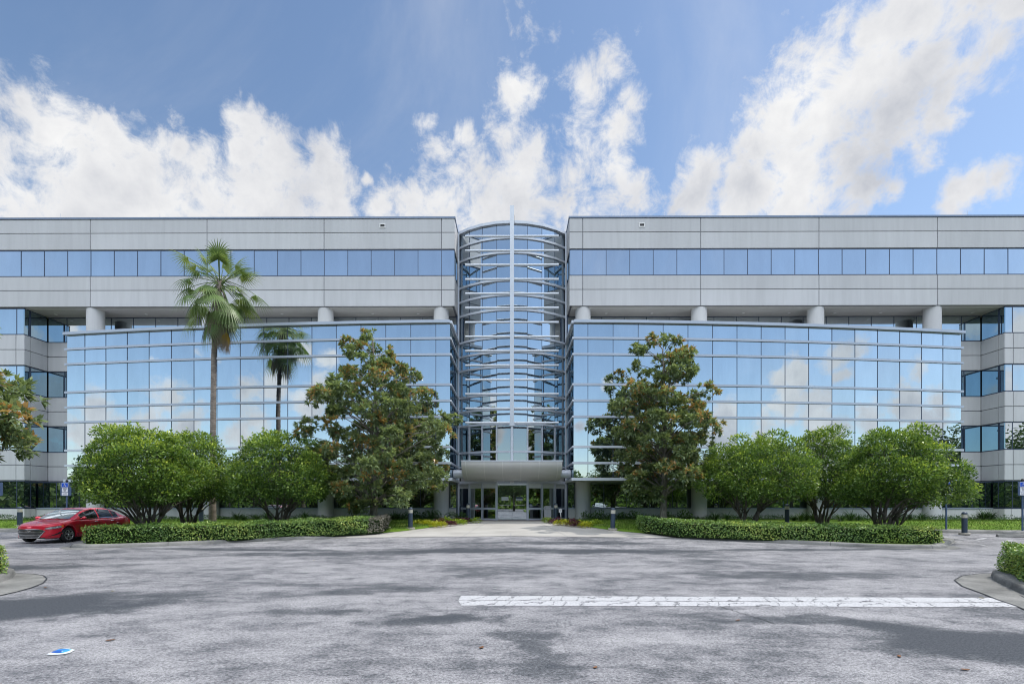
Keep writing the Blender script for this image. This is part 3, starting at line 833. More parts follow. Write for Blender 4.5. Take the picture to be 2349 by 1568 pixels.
for a, b, w in (((2166,1231.5),(2310,1245.5),.14), ((2195,1229.6),(2330,1239.5),.14), ((2243,1238),(2262,1233),.2), ((2300,1244),(2318,1238),.2), ((2241,1248),(2310,1250.5),.10), ((2250,1249),(2265,1252),.10)):
    stripe(seg(G(*a), G(*b)), w)
for a, b, w in (((10,1246),(70,1248),.12), ((0,1238),(55,1238),.12), ((60,1259),(110,1259),.16), ((30,1251),(150,1252.5),.10)):
    stripe(seg(G(*a), G(*b)), w)
# cracks and seams in the asphalt
def crack(pix, w):
    pts = [G(*p) for p in pix]; out = []
    for a, b in zip(pts[:-1], pts[1:]):
        n = 6
        for k in range(n): out.append((a[0]+(b[0]-a[0])*k/n+random.uniform(-.03, .03), a[1]+(b[1]-a[1])*k/n+random.uniform(-.03, .03)))
    out.append(pts[-1]); stripe(out, w, 'road_crack', 'black')
crack(((1655,1391),(1700,1405),(1745,1420),(1780,1432)), 0.013)
crack(((560,1471),(505,1478)), 0.01)
crack(((1780,1378),(1700,1350),(1610,1335)), 0.008)
crack(((0,1302),(300,1303),(700,1300),(1175,1298),(1700,1303),(2190,1309)), 0.012)

# blue and white reflective marker lying in the paint
def marker():
    c = G(140, 1496); t = thing('painted_marker', 'small blue and white leaf shaped marker stuck on the grey asphalt', 'road marker', (c[0], c[1], 0.0))
    def zz(x, y): return ((150+x/11.745)/1.7437, (2560+y/11.745)/1.7437)
    def pl(pts, z, name, mat, par):
        mb = MB(); mb.prism([G(*zz(*p)) for p in pts], z-0.006, z); return mb.build(name, mat, par, recalc=True)
    b = pl([(430,690),(640,600),(1000,470),(1250,420),(1500,415),(1760,470),(1560,590),(1300,655),(1000,690),(640,705)], 0.012, 'border', M['sheet'], t)
    pl([(660,610),(830,530),(1120,530),(1150,580),(1090,635),(900,640)], 0.016, 'dark_panel', plain('marker_blue', (0.02,0.10,0.42), 0.4), t)
    pl([(860,525),(1000,470),(1250,445),(1480,460),(1280,515),(1130,528)], 0.0165, 'mid_panel', plain('marker_mid_blue', (0.02,0.20,0.55), 0.4), t)
    pl([(1110,635),(1170,575),(1300,515),(1480,465),(1610,475),(1450,545),(1280,600)], 0.017, 'light_panel', plain('marker_light_blue', (0.05,0.36,0.68), 0.4), t)
marker()
# fallen leaves
M['dry_leaf'] = plain('dry_leaf', (0.17, 0.075, 0.03), 0.8, var=0.4, scale=20)
M['dry_leaf2'] = plain('yellow_dry_leaf', (0.32, 0.26, 0.08), 0.8, var=0.3, scale=20)
leaf_px = [((254,1469),0,'dry brown leaf lying by the dark stain left of the stop line'),((1105,1486),0,'dry brown leaf on the asphalt below the left end of the stop line'),((1693,1423),0,'dry brown leaf beside the crack below the stop line'),((2063,1506),0,'dry brown curled leaf with a stalk on the asphalt'),((2215,1537),0,'dry brown leaf in the near right of the drive'),
           ((105,1348),0,'dry brown leaf by the tip of the left gutter'),((1366,1532),0,'dark red leaf in the near middle of the drive'),((1283,1300),0,'tiny dry leaf far out on the middle of the drive'),((720,1285),1,'small yellowed leaf on the drive beneath the left hedge'),((2253,1372),1,'yellow leaf on the gutter at the right'),((1078,1217),1,'yellow curled leaf on the walkway edge'),((259,1356),1,'yellow leaf near the left gutter tip'),
           ((1128,1205),0,'dry brown leaf on the concrete walkway'),((2112,1255),0,'dry leaf beside the right island tip'),((1900,1237),0,'dry brown leaf against the kerb under the right hedge')]
for (p, kind, lab) in leaf_px:
    c = G(*p); L = 0.038+0.02*random.random(); a = random.uniform(0, 6.28); ca, sa = math.cos(a), math.sin(a)
    mb = MB(); pr = [(-1,0),(-.5,.42),(.2,.45),(.75,.2),(1,0),(.75,-.2),(.2,-.45),(-.5,-.42)]
    ct = (0, 0)
    z0 = ground(*c)+(0.02 if p[1] < 1230 else 0.008)
    pts = [(c[0]+(x*ca-y*sa)*L, c[1]+(x*sa+y*ca)*L, z0+0.015*abs(y)+0.01*x*x) for x, y in pr]
    for k in range(1, len(pts)-1): mb.poly([pts[0], pts[k], pts[k+1]])
    pts2 = [(x, y, z-0.003) for x, y, z in pts]
    for k in range(1, len(pts)-1): mb.poly([pts2[0], pts2[k+1], pts2[k]])
    tag(mb.build('fallen_leaf', M['dry_leaf2' if kind else 'dry_leaf'], None), lab, 'leaf', 'dry leaves scattered on the drive')
# ------------------------------------------------------------------ vegetation
def unit(a): return a/np.maximum(np.linalg.norm(a, axis=1, keepdims=True), 1e-9)
def rand_dir(n):
    v = RNG.normal(size=(n, 3)); return unit(v)
def leaf_mesh(name, C, D, Nn, L, W, tint, mat, parent=None, fold=0.15):
    n = len(C); off = np.array(WORLD.get(parent.name, (0,0,0)) if parent else (0,0,0))
    D = unit(D); S = unit(np.cross(D, Nn)); Nn = np.cross(S, D)
    L = np.broadcast_to(np.asarray(L, float), (n,))[:, None]; W = np.broadcast_to(np.asarray(W, float), (n,))[:, None]
    V = np.empty((n, 4, 3))
    V[:, 0] = C; V[:, 2] = C+D*L-Nn*L*fold*0.6
    mid = C+D*L*0.5+Nn*L*fold*0.4
    V[:, 1] = mid+S*W*0.5; V[:, 3] = mid-S*W*0.5
    V = (V.reshape(-1, 3)-off).astype(np.float32)
    me = bpy.data.meshes.new(name)
    me.vertices.add(4*n); me.vertices.foreach_set('co', V.ravel())
    me.loops.add(4*n); me.loops.foreach_set('vertex_index', np.arange(4*n, dtype=np.int32))
    me.polygons.add(n); me.polygons.foreach_set('loop_start', np.arange(0, 4*n, 4, dtype=np.int32))
    me.polygons.foreach_set('loop_total', np.full(n, 4, dtype=np.int32))
    a = me.attributes.new('tint', 'FLOAT', 'FACE'); a.data.foreach_set('value', np.clip(tint, 0, 1).astype(np.float32))
    me.materials.append(mat); me.update(); me.validate()
    o = bpy.data.objects.new(name, me); COL.objects.link(o)
    if parent: o.parent = parent; WORLD[o.name] = tuple(off)
    else: WORLD[o.name] = (0,0,0)
    return o

def bark(name, c0, c1, scale=(14, 14, 3)):
    m, nt = new_mat(name)
    f = noise(nt, wpos(nt, scale), 1.0, 5, 0.65); f2 = noise(nt, wpos(nt), 3.0, 3)
    c = ramp(nt, f, [(0.32, c0), (0.65, c1)]); k = ramp(nt, f2, [(0.35, (0.75,)*3), (0.65, (1.1,)*3)])
    finish(nt, principled(nt, mixc(nt, 1.0, c, k, 'MULTIPLY'), 0.9, spec=0.15, bump=f, bstr=0.7, bdist=0.02)); return m
M['bark_mag'] = bark('magnolia_bark', (0.11, 0.10, 0.085), (0.27, 0.255, 0.22))
M['bark_lig'] = bark('grey_bark', (0.06, 0.052, 0.045), (0.17, 0.15, 0.13))
M['bark_palm'] = bark('palm_bark', (0.14, 0.115, 0.10), (0.33, 0.29, 0.26), (3, 3, 22))
M['mag'] = leaf_mat('magnolia_leaf', [(0.0, (0.12,0.175,0.10)), (0.45, (0.26,0.34,0.175)), (0.74, (0.47,0.54,0.26)), (0.78, (0.48,0.36,0.14)), (0.86, (0.50,0.29,0.12)), (1.0, (0.60,0.37,0.17))], rough=0.26, trans=0.38, spec=0.5)
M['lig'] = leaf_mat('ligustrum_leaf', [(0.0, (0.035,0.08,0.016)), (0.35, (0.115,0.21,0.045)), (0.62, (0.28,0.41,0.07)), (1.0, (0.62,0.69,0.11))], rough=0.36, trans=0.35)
M['hedge'] = leaf_mat('hedge_leaf', [(0.0, (0.06,0.13,0.04)), (0.4, (0.16,0.28,0.065)), (0.72, (0.31,0.43,0.095)), (0.92, (0.55,0.60,0.13)), (1.0, (0.17,0.13,0.07))], rough=0.38, trans=0.2)
M['hedge_dead'] = leaf_mat('dry_hedge_leaf', [(0.0, (0.14,0.13,0.10)), (0.6, (0.28,0.26,0.22)), (1.0, (0.36,0.34,0.20))], trans=0.1)
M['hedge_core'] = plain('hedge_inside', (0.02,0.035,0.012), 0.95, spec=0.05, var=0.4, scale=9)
M['frond'] = leaf_mat('palm_frond', [(0.0, (0.09,0.15,0.05)), (0.5, (0.19,0.28,0.10)), (0.85, (0.34,0.41,0.16)), (1.0, (0.40,0.26,0.03))], rough=0.4, trans=0.3)
M['frond_dry'] = leaf_mat('dry_palm_frond', [(0.0, (0.11,0.085,0.065)), (0.5, (0.24,0.195,0.155)), (1.0, (0.40,0.33,0.27))], trans=0.15, rough=0.8)
M['coleus_y'] = leaf_mat('lime_coleus_leaf', [(0.0, (0.20,0.27,0.012)), (0.5, (0.42,0.44,0.02)), (1.0, (0.60,0.55,0.05))], trans=0.3)
M['coleus_g'] = leaf_mat('green_coleus_leaf', [(0.0, (0.12,0.22,0.012)), (0.5, (0.26,0.38,0.02)), (1.0, (0.40,0.46,0.04))], trans=0.3)
M['coleus_r'] = leaf_mat('burgundy_coleus_leaf', [(0.0, (0.04,0.006,0.018)), (0.6, (0.10,0.016,0.04)), (1.0, (0.17,0.04,0.07))], trans=0.2)
M['strap'] = leaf_mat('strap_leaf', [(0.0, (0.02,0.05,0.018)), (0.6, (0.05,0.11,0.03)), (1.0, (0.10,0.17,0.05))], trans=0.15)
M['cover'] = leaf_mat('ground_cover_leaf', [(0.0, (0.02,0.055,0.015)), (0.6, (0.05,0.12,0.03)), (1.0, (0.10,0.18,0.04))], trans=0.15)
M['blade'] = leaf_mat('grass_blade', [(0.0, (0.05,0.11,0.012)), (0.6, (0.10,0.19,0.02)), (1.0, (0.20,0.24,0.07))], trans=0.3)
M['far'] = leaf_mat('oak_leaf', [(0.0, (0.03,0.06,0.02)), (0.5, (0.085,0.14,0.04)), (1.0, (0.20,0.26,0.07))], trans=0.2)

def limb(mb, p0, p1, r0, r1, bend=0.12, n=6, seg=7):
    p0 = np.array(p0, float); p1 = np.array(p1, float); L = np.linalg.norm(p1-p0)
    k = RNG.normal(size=3)*bend*L; k[2] *= 0.5
    pts, rad = [], []
    for i in range(seg+1):
        t = i/seg; w = RNG.normal(size=3)*0.012*L*(0 < i < seg)
        pts.append(tuple(p0*(1-t)+p1*t+k*math.sin(PI*t)*0.5+np.array([0,0,0.10*L*math.sin(PI*t)])*(1 if bend > 0 else 0)+w)); rad.append(r0*(1-t)**0.8+r1*t+0.002)
    mb.path(pts, rad, n); return pts

def magnolia(cx, cy, prof, label, leafL=0.235, nb=95, trunk_r=0.2, lean=0.0, group=None, per=16, ncl=18, only=None):
    z0 = ground(cx, cy)
    t = thing('magnolia_tree', label, 'tree', (cx, cy, z0), group)
    top = prof[-1][0]; bot = prof[0][0]
    def R(z): return interp(prof, z)
    mb = MB()
    pts = []; n = 12
    for i in range(n+1):
        q = i/n; z = z0+(top-0.4-z0)*q
        pts.append((cx+0.10*math.sin(3*q+1)*q*2+lean*q, cy+0.08*math.sin(4*q), z))
    rad = [trunk_r*(1-0.9*(i/n))*(1.35 if i == 0 else 1.0)+0.012 for i in range(n+1)]
    mb.path(pts, rad, 12)
    zs, ws = [], []
    for k in range(200):
        z = bot+(top-bot)*k/199; zs.append(z); ws.append(max(R(z), 0.15)**1.4)
    ws = np.array(ws)/sum(ws)
    C, D, T = [], [], []
    for b in range(nb):
        z = RNG.choice(zs, p=ws)+RNG.uniform(-0.1, 0.1); a = b*2.39996+RNG.uniform(-0.5, 0.5)
        rr = R(z)*RNG.uniform(0.25, 0.98)*(1+0.14*math.sin(a*3+z*1.9)+0.10*math.sin(a*5-z*3.1))
        q = clamp((z-z0)/(top-0.4-z0), 0, 1)
        ax = cx+0.2*math.sin(3*q+1)*q+lean*q
        bc = np.array([ax+rr*math.cos(a), cy+rr*math.sin(a), z])
        zt = clamp(z-0.45*rr-0.2, z0+1.0, top-0.5); qt = (zt-z0)/(top-0.4-z0)
        limb(mb, (cx+0.2*math.sin(3*qt+1)*qt+lean*qt, cy+0.08*math.sin(4*qt), zt), bc, 0.04*(1-0.6*q)+0.008, 0.006, 0.10, 5, 6)
        size = RNG.uniform(0.36, 0.64)*(0.75 if q > 0.8 else 1.0)
        out = np.array([math.cos(a), math.sin(a), 0.55])
        m = int(ncl*(size/0.5)**1.3)
        dirs = unit(rand_dir(m)*1.0+out*0.55)
        pos = bc+dirs*size*RNG.uniform(0.35, 1.0, size=(m, 1))*np.array([1.15, 1.15, 0.75])
        rust_b = RNG.uniform(0, 1) < 0.30+0.35*q
        for p, d in zip(pos, dirs):
            ring = unit(rand_dir(per)+d*0.75+np.array([0, 0, 0.25]))
            C.append(np.repeat(p[None], per, 0)+ring*0.02); D.append(ring)
            exposed = max(0, d @ (out/np.linalg.norm(out)))
            tt = RNG.uniform(0.08, 0.62, per)+0.12*d[2]
            if rust_b and RNG.uniform() < 0.70*exposed+0.15*q:
                msk = RNG.uniform(size=per) < 0.46; tt[msk] = RNG.uniform(0.77, 1.0, msk.sum())
            T.append(tt)
    C = np.concatenate(C); D = np.concatenate(D); T = np.concatenate(T)
    nr = unit(np.cross(np.cross(D, np.array([[0, 0, 1.0]])+0*D), D)+rand_dir(len(C))*0.45)
    mb.build('trunk', M['bark_mag'], t, True)
    leaf_mesh('crown', C, D, nr, leafL*RNG.uniform(0.75, 1.2, len(C)), leafL*0.40*RNG.uniform(0.8, 1.2, len(C)), T, M['mag'], t, 0.18)
    return t
def prof_px(rows, d):
    """rows of (py, half width in px) -> (z, radius)"""
    return sorted([(CAM_H+(HZ-py)*d/FOC, w*d/FOC) for py, w in rows])
dm = 27.4
x, y = at(856, dm)
magnolia(x, y, prof_px([(757,22),(785,68),(830,92),(860,98),(880,115),(930,160),(975,164),(1020,168),(1075,162),(1115,150),(1145,125),(1166,60)], dm), 'tall magnolia with rusty brown leaf tips left of the entrance walk', lean=0.15, nb=155, group='magnolias in front of the building')
x, y = at(1522, dm)
magnolia(x, y, prof_px([(782,14),(802,52),(840,72),(880,92),(930,122),(985,116),(1040,112),(1080,100),(1110,80),(1134,40)], dm), 'slimmer magnolia with rusty brown leaf tips right of the entrance walk', lean=0.1, nb=125, trunk_r=0.18, group='magnolias in front of the building')
# near magnolia whose branch ends reach into the left of the view
x, y = at(-160, 13.2)
magnolia(x, y, [(2.7,.8),(3.3,1.8),(3.8,2.15),(4.3,1.8),(5.0,1.5),(5.9,1.4),(7.5,.4)], 'near magnolia reaching in from the left edge with brown backed leaves', leafL=0.25, nb=85, trunk_r=0.13, ncl=11, per=12)

def ligustrum(px, d, cpx, rx, ztop, zbot, label, nleaf=15000, stems=8, seed=0, branch=None):
    rx -= 0.62; x, y = at(px, d); z0 = ground(x, y)+0.08
    cx, cy = at(cpx, d)
    t = thing('ligustrum_tree', label, 'tree', (x, y, z0), 'clipped ligustrum trees on the islands')
    zc = zbot+(ztop-zbot)*0.40; up = ztop-zc; dn = zc-zbot
    ph = RNG.uniform(0, 6, 4)
    nb = 120; bs = []
    for b in range(nb):
        if RNG.uniform() < 0.13: continue
        a = b*2.39996; e = math.asin(clamp(-0.55+1.52*(b+0.5)/nb, -1, 1)); q = RNG.uniform(0.70, 1.08)
        wob = 1+0.07*math.sin(3*a+ph[0])+0.06*math.sin(5*a+ph[1]+3*e)
        dirv = np.array([math.cos(a)*math.cos(e), math.sin(a)*math.cos(e), math.sin(e)])
        pos = np.array([cx, cy, zc])+dirv*np.array([rx*wob*q, rx*0.92*wob*q, (up if dirv[2] > 0 else dn)*wob*q])
        bs.append((pos, dirv, RNG.uniform(0.34, 0.80)))
    mb = MB(); tops = []
    for k in range(stems):
        a = 2*PI*k/stems+RNG.uniform(-0.3, 0.3); r = rx*RNG.uniform(0.25, 0.55)
        b0 = (x+0.16*math.cos(a), y+0.16*math.sin(a), z0-0.1)
        p1 = (x+(r*0.42+0.12)*math.cos(a), y+(r*0.42+0.12)*math.sin(a), z0+0.55+0.5*RNG.uniform())
        p2 = (cx+r*1.25*math.cos(a), cy+r*1.25*math.sin(a), zc-0.3+RNG.uniform(-0.3, 0.4))
        rr = RNG.uniform(0.045, 0.075)
        A = limb(mb, b0, p1, rr*1.15, rr*0.8, 0.10, 7, 5); limb(mb, p1, p2, rr*0.8, rr*0.35, 0.16, 6, 6)
        tops.append(np.array(p2))
        q = (cx+r*1.9*math.cos(a+0.5), cy+r*1.9*math.sin(a+0.5), zbot+0.25+RNG.uniform(0, 0.4)); limb(mb, p1, q, rr*0.55, 0.012, 0.14, 5, 6)
        q = (cx+r*1.5*math.cos(a-0.6), cy+r*1.5*math.sin(a-0.6), zbot+0.45+RNG.uniform(0, 0.4)); limb(mb, p1, q, rr*0.5, 0.012, 0.14, 5, 6)
    if branch:
        bx_, by_ = at(branch[0], d-1.0); limb(mb, (x-0.05, y, z0+0.35), (bx_, by_, branch[1]), 0.07, 0.02, -0.05, 7, 8)
    for pos, dirv, sz in bs:
        if RNG.uniform() < 0.75:
            tb = tops[int(np.argmin([np.linalg.norm(tp-pos) for tp in tops]))]; limb(mb, tb, pos, 0.024, 0.005, 0.10, 4, 4)
    mb.build('trunk', M['bark_lig'], t, True)
    nleaf = int(nleaf*1.5); per = nleaf//nb; C, D, T = [], [], []
    for pos, dirv, sz in bs:
        n = int(per*(sz/0.6)**1.6)
        dd = unit(rand_dir(n)+dirv*0.75); rad = RNG.uniform(0.25, 1.0, (n, 1))**0.5
        p = pos+dd*sz*rad*np.array([1.05, 1.05, 0.72])
        C.append(p); D.append(unit(dd*0.8+rand_dir(n)*0.8+np.array([0, 0, 0.35])))
        T.append(RNG.uniform(0.0, 0.48, n)+0.55*np.clip(dd[:, 2]+0.25, 0, 1)*rad[:, 0]**3*(0.5+0.5*RNG.uniform())+0.16*(RNG.uniform(size=n) < 0.14)+RNG.uniform(-0.10, 0.14))  # lime tips plus painted highlights: outer upward leaves brighter, inside darker
    # interior leaves that close the dome
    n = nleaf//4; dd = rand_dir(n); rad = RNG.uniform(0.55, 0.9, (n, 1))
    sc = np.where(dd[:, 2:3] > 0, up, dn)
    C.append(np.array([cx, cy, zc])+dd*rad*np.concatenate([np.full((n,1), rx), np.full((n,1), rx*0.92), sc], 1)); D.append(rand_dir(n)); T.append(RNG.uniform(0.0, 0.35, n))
    # long shoots that escaped the shears
    for k in range(30):
        a = RNG.uniform(0, 6.28); q = RNG.uniform(0.1, 0.75)
        b0 = np.array([cx+rx*q*math.cos(a), cy+rx*q*math.sin(a), zc+up*math.sqrt(1-q*q)*0.96]); dr = unit(np.array([[RNG.normal()*0.5, RNG.normal()*0.4, 0.75]]))[0]; Ls = RNG.uniform(0.25, 0.9)
        m = int(Ls*52); tt = np.linspace(0, 1, m)[:, None]
        p = b0+dr*tt*Ls+np.array([[math.cos(a)*0.25, 0, -0.18]])*tt**2*Ls
        C.append(p); D.append(unit(rand_dir(m)+dr*0.6)); T.append(RNG.uniform(0.35, 0.8, m))
    C = np.concatenate(C); D = np.concatenate(D); T = np.concatenate(T)
    nr = unit(rand_dir(len(C))*0.8+np.array([0, 0, 0.8]))
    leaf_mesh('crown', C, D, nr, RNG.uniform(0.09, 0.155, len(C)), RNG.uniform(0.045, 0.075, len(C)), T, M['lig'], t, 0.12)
    return t
ligustrum(338, 22.9, 323, 2.6, 4.78, 1.35, 'broad clipped ligustrum tree whose branches hang over the red car', 19000, 9, branch=(250, 1.62))
ligustrum(432, 26.2, 440, 2.15, 5.0, 1.45, 'ligustrum tree tucked behind between the two left ones, beside the palm', 12000, 7)
ligustrum(642, 25.4, 646, 2.75, 4.92, 1.5, 'rounded ligustrum tree nearest the left magnolia', 17000, 8)
ligustrum(1722, 25.4, 1742, 2.85, 4.72, 1.5, 'rounded ligustrum tree nearest the right magnolia', 17000, 8)
ligustrum(1884, 27.6, 1890, 2.2, 5.35, 1.6, 'ligustrum tree set back in the middle of the right group', 12000, 8)
ligustrum(2032, 23.3, 2058, 2.65, 4.80, 1.28, 'widest ligustrum tree at the right end with many bare stems', 20000, 10)

# ------------------------------------------------------------------ palm
def palm():
    d = 28.6; x, y = at(488, d); z0 = ground(x, y)+0.08
    t = thing('palm_tree', 'tall slender fan palm with a skirt of dead brown fronds left of the magnolia', 'tree', (x, y, z0))
    sc = d/FOC
    pts = [(488,1196),(488,1100),(489,1000),(490,900),(491,820),(494,745),(500,692),(504,640)]
    P = []; 
    for px, py in pts:
        xx, yy = at(px, d); P.append((xx, yy, CAM_H+(HZ-py)*sc))
    P[0] = (x, y, z0-0.1)
    mb = MB(); rad = [0.20, 0.145, 0.14, 0.135, 0.13, 0.125, 0.16, 0.13]
    # rings on the trunk
    PP, RR = [], []
    for i in range(len(P)-1):
        n = 14
        for k in range(n):
            q = k/n; PP.append(tuple(np.array(P[i])*(1-q)+np.array(P[i+1])*q)); RR.append((rad[i]*(1-q)+rad[i+1]*q)*(1+0.07*(k % 2)))
    mb.path(PP, RR, 14); mb.build('trunk', M['bark_palm'], t, True)
    B = np.array(P[-1])
    def frond(name, az, el, pet, R, droop, mat, tint, fold=0.35, spread=2.1, wind=0.0):
        seg = 24; V = []; C = []; F = []; T = []
        dirv = np.array([math.cos(az)*math.cos(el), math.sin(az)*math.cos(el), math.sin(el)])
        base = B-np.array([0, 0, RNG.uniform(0, 0.6)])
        def sag(s): return base+dirv*s-np.array([0, 0, 1])*droop*0.28*s*s
        m2 = MB(); m2.path([tuple(sag(pet*k/5)) for k in range(6)], [0.026-0.0025*k for k in range(6)], 5)
        hub = sag(pet); f = sag(pet)-sag(pet-0.1); f /= np.linalg.norm(f)
        side = np.cross(f, [0, 0, 1.0]); side /= np.linalg.norm(side)+1e-9; nup = np.cross(side, f)
        for k in range(seg):
            a = -spread+2*spread*(k+0.5)/seg; da = 2*spread/seg
            Ls = R*(0.78+0.22*math.cos(a))*RNG.uniform(0.92, 1.06)
            dr = f*math.cos(a)+side*math.sin(a)+nup*(-fold*abs(math.sin(a)))
            dr /= np.linalg.norm(dr)
            sd = (-f*math.sin(a)+side*math.cos(a))
            prev = None
            st = 5
            for q in range(st+1):
                u = q/st; r = Ls*u
                p = hub+dr*r*(1-0.12*u*u)-np.array([0, 0, 1.0])*droop*Ls*max(0, u-0.25)**1.8*0.85+np.array([wind, 0, 0])*u*u*Ls*0.4
                w = min(r*da*0.53, 0.030)*(1 if u < 0.42 else max(0.05, 1-(u-0.42)/0.5)) + 0.0015
                cur = (p-sd*w, p+sd*w)
                if prev is not None:
                    n = len(m2.v); m2.v += [tuple(prev[0]), tuple(prev[1]), tuple(cur[1]), tuple(cur[0])]; m2.f.append((n, n+1, n+2, n+3)); m2.m.append(0)
                    T.append(tint+RNG.uniform(-0.06, 0.06)+0.10*u)
                prev = cur
        npet = len(m2.f)-len(T)
        o = m2.build(name, mat, t, False)
        a = o.data.attributes.new('tint', 'FLOAT', 'FACE'); a.data.foreach_set('value', np.clip(np.array([tint]*npet+T), 0, 1).astype(np.float32))
    k = 0
    spec = []
    for el, n in ((80, 3), (58, 7), (36, 9), (12, 9), (-12, 9), (-36, 8), (-60, 7)):
        for i in range(n): spec.append((2*PI*i/n+0.4*len(spec)+RNG.uniform(-0.25, 0.25), math.radians(el+RNG.uniform(-8, 8)), el))
    for az, el, e0 in spec:
        frond('frond', az, el, RNG.uniform(1.2, 1.95), RNG.uniform(1.0, 1.3), 0.34+0.34*(e0 < 20)+RNG.uniform(-0.1, 0.15), M['frond'], RNG.uniform(0.2, 0.75), wind=0.22)
    frond('frond', math.radians(-25), math.radians(-72), 1.9, 0.62, 0.7, M['frond'], 0.99, 0.5, 0.8)
    # dead skirt
    for i in range(15):
        az = RNG.uniform(0, 2*PI); 
        frond('dead_frond', az, math.radians(RNG.uniform(-80, -66)), RNG.uniform(1.1, 2.0), RNG.uniform(0.8, 1.2), 0.5, M['frond_dry'], RNG.uniform(0.2, 0.8), 0.9, 1.0)
    for i in range(7):
        frond('dead_frond', math.radians(RNG.uniform(-40, 20)), math.radians(RNG.uniform(-82, -76)), RNG.uniform(1.9, 2.7), RNG.uniform(0.9, 1.2), 0.3, M['frond_dry'], RNG.uniform(0.2, 0.7), 0.9, 0.7)
    # flower stalks
    for i in range(9):
        az = RNG.uniform(0, 2*PI); m2 = MB(); L = RNG.uniform(1.5, 2.3); el = math.radians(RNG.uniform(-20, 15))
        m2.path([tuple(B+np.array([math.cos(az)*math.cos(el), math.sin(az)*math.cos(el), math.sin(el)])*L*q-np.array([0, 0, 1])*0.42*(L*q)**2*0.6) for q in np.linspace(0, 1, 8)], [0.014-0.0012*j for j in range(8)], 5)
        m2.build('flower_stalk', M['bark_palm'], t)
palm()

# ------------------------------------------------------------------ hedges
def inside(px, py, poly):
    n = len(poly); c = np.zeros(len(px), bool); j = n-1
    for i in range(n):
        xi, yi = poly[i]; xj, yj = poly[j]
        c ^= ((yi > py) != (yj > py)) & (px < (xj-xi)*(py-yi)/((yj-yi)+1e-12)+xi); j = i
    return c
def hedge(poly, h, label, dens, leafL, base=0.12, dead=None, core=0.10, name='hedge', cat='hedge', hf=None):
    poly = [tuple(p) for p in poly]
    A = sum(poly[i][0]*poly[(i+1) % len(poly)][1]-poly[(i+1) % len(poly)][0]*poly[i][1] for i in range(len(poly)))
    if A < 0: poly = poly[::-1]
    c0 = np.mean(np.array(poly), 0)
    g = np.vectorize(ground)
    t = thing(name, label, cat, (c0[0], c0[1], ground(*c0)+base))
    H = (lambda x, y: h) if hf is None else hf
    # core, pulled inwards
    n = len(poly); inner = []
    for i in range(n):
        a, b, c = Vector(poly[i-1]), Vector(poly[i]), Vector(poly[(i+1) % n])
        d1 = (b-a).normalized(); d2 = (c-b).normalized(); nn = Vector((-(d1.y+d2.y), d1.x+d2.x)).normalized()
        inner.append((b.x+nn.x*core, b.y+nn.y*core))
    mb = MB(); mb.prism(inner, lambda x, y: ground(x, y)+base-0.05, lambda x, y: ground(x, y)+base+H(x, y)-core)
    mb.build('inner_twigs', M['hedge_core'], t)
    C, D, Nn = [], [], []
    for i in range(n):
        a, b = np.array(poly[i]), np.array(poly[(i+1) % n]); L = np.linalg.norm(b-a)
        m = int(L*h*dens)
        if m < 1: continue
        d = (b-a)/L; o = np.array([d[1], -d[0]])
        u = RNG.uniform(0, 1, m); v = RNG.uniform(0.02, 1, m)
        x = a[0]+(b[0]-a[0])*u; y = a[1]+(b[1]-a[1])*u
        bul = 0.035*np.sin(x*2.1+y*1.7+v*3)+0.025*np.sin(x*5.3-y*4.1+v*7)-RNG.uniform(-0.035, 0.08, m)-0.06*np.clip((v-0.85)/0.15, 0, 1)**2
        hh = np.array([H(p, q) for p, q in zip(x, y)])
        C.append(np.stack([x+o[0]*bul, y+o[1]*bul, g(x, y)+base+v*hh], 1))
        nn = np.tile(np.array([o[0], o[1], 0.45]), (m, 1)); Nn.append(nn)
        D.append(unit(np.tile(np.array([o[0]*0.5, o[1]*0.5, 0.15]), (m, 1))+rand_dir(m)*0.9))
    P = np.array(poly); x0, y0 = P.min(0); x1, y1 = P.max(0); area = (x1-x0)*(y1-y0); m = int(area*dens)
    x = RNG.uniform(x0, x1, m); y = RNG.uniform(y0, y1, m); k = inside(x, y, poly); x, y = x[k], y[k]; m = len(x)
    hh = np.array([H(p, q) for p, q in zip(x, y)])
    C.append(np.stack([x, y, g(x, y)+base+hh+0.03*np.sin(x*2.3+y*3.1)+0.02*np.sin(x*6.1)+RNG.uniform(-0.06, 0.03, m)], 1))
    Nn.append(np.tile(np.array([0, 0, 1.0]), (m, 1))); D.append(unit(rand_dir(m)+np.array([0, 0, 0.45])))
    C = np.concatenate(C); D = np.concatenate(D); Nn = unit(np.concatenate(Nn)+rand_dir(len(C))*0.55)
    patch = 0.14*np.sin(C[:, 0]*1.1+C[:, 1]*0.7)+0.10*np.sin(C[:, 0]*2.9+C[:, 2]*5)
    T = RNG.uniform(0.1, 0.72, len(C))+patch+0.15*(RNG.uniform(size=len(C)) < 0.10)
    T = np.clip(T, 0, 0.93); T[RNG.uniform(size=len(C)) < 0.012] = 1.0
    L = leafL*RNG.uniform(0.7, 1.25, len(C))
    if dead is not None:
        dm_ = (C[:, 0] > dead[0]) & (C[:, 0] < dead[1])
        leaf_mesh('dry_patch', C[dm_], D[dm_], Nn[dm_], L[dm_], L[dm_]*0.5, T[dm_], M['hedge_dead'], t)
        C, D, Nn, L, T = C[~dm_], D[~dm_], Nn[~dm_], L[~dm_], T[~dm_]
    leaf_mesh('foliage', C, D, Nn, L, L*0.55, T, M['hedge'], t)
    return t
def front_line(pix, off):
    pts = [G(px, py, 0.12) for px, py in pix]
    back = [(x+0.02*off, y+off) for x, y in pts]
    return pts+back[::-1]
hl = front_line([(190,1246),(330,1243.5),(520,1238.5),(700,1230),(800,1224.5),(876,1219.5)], 1.35)
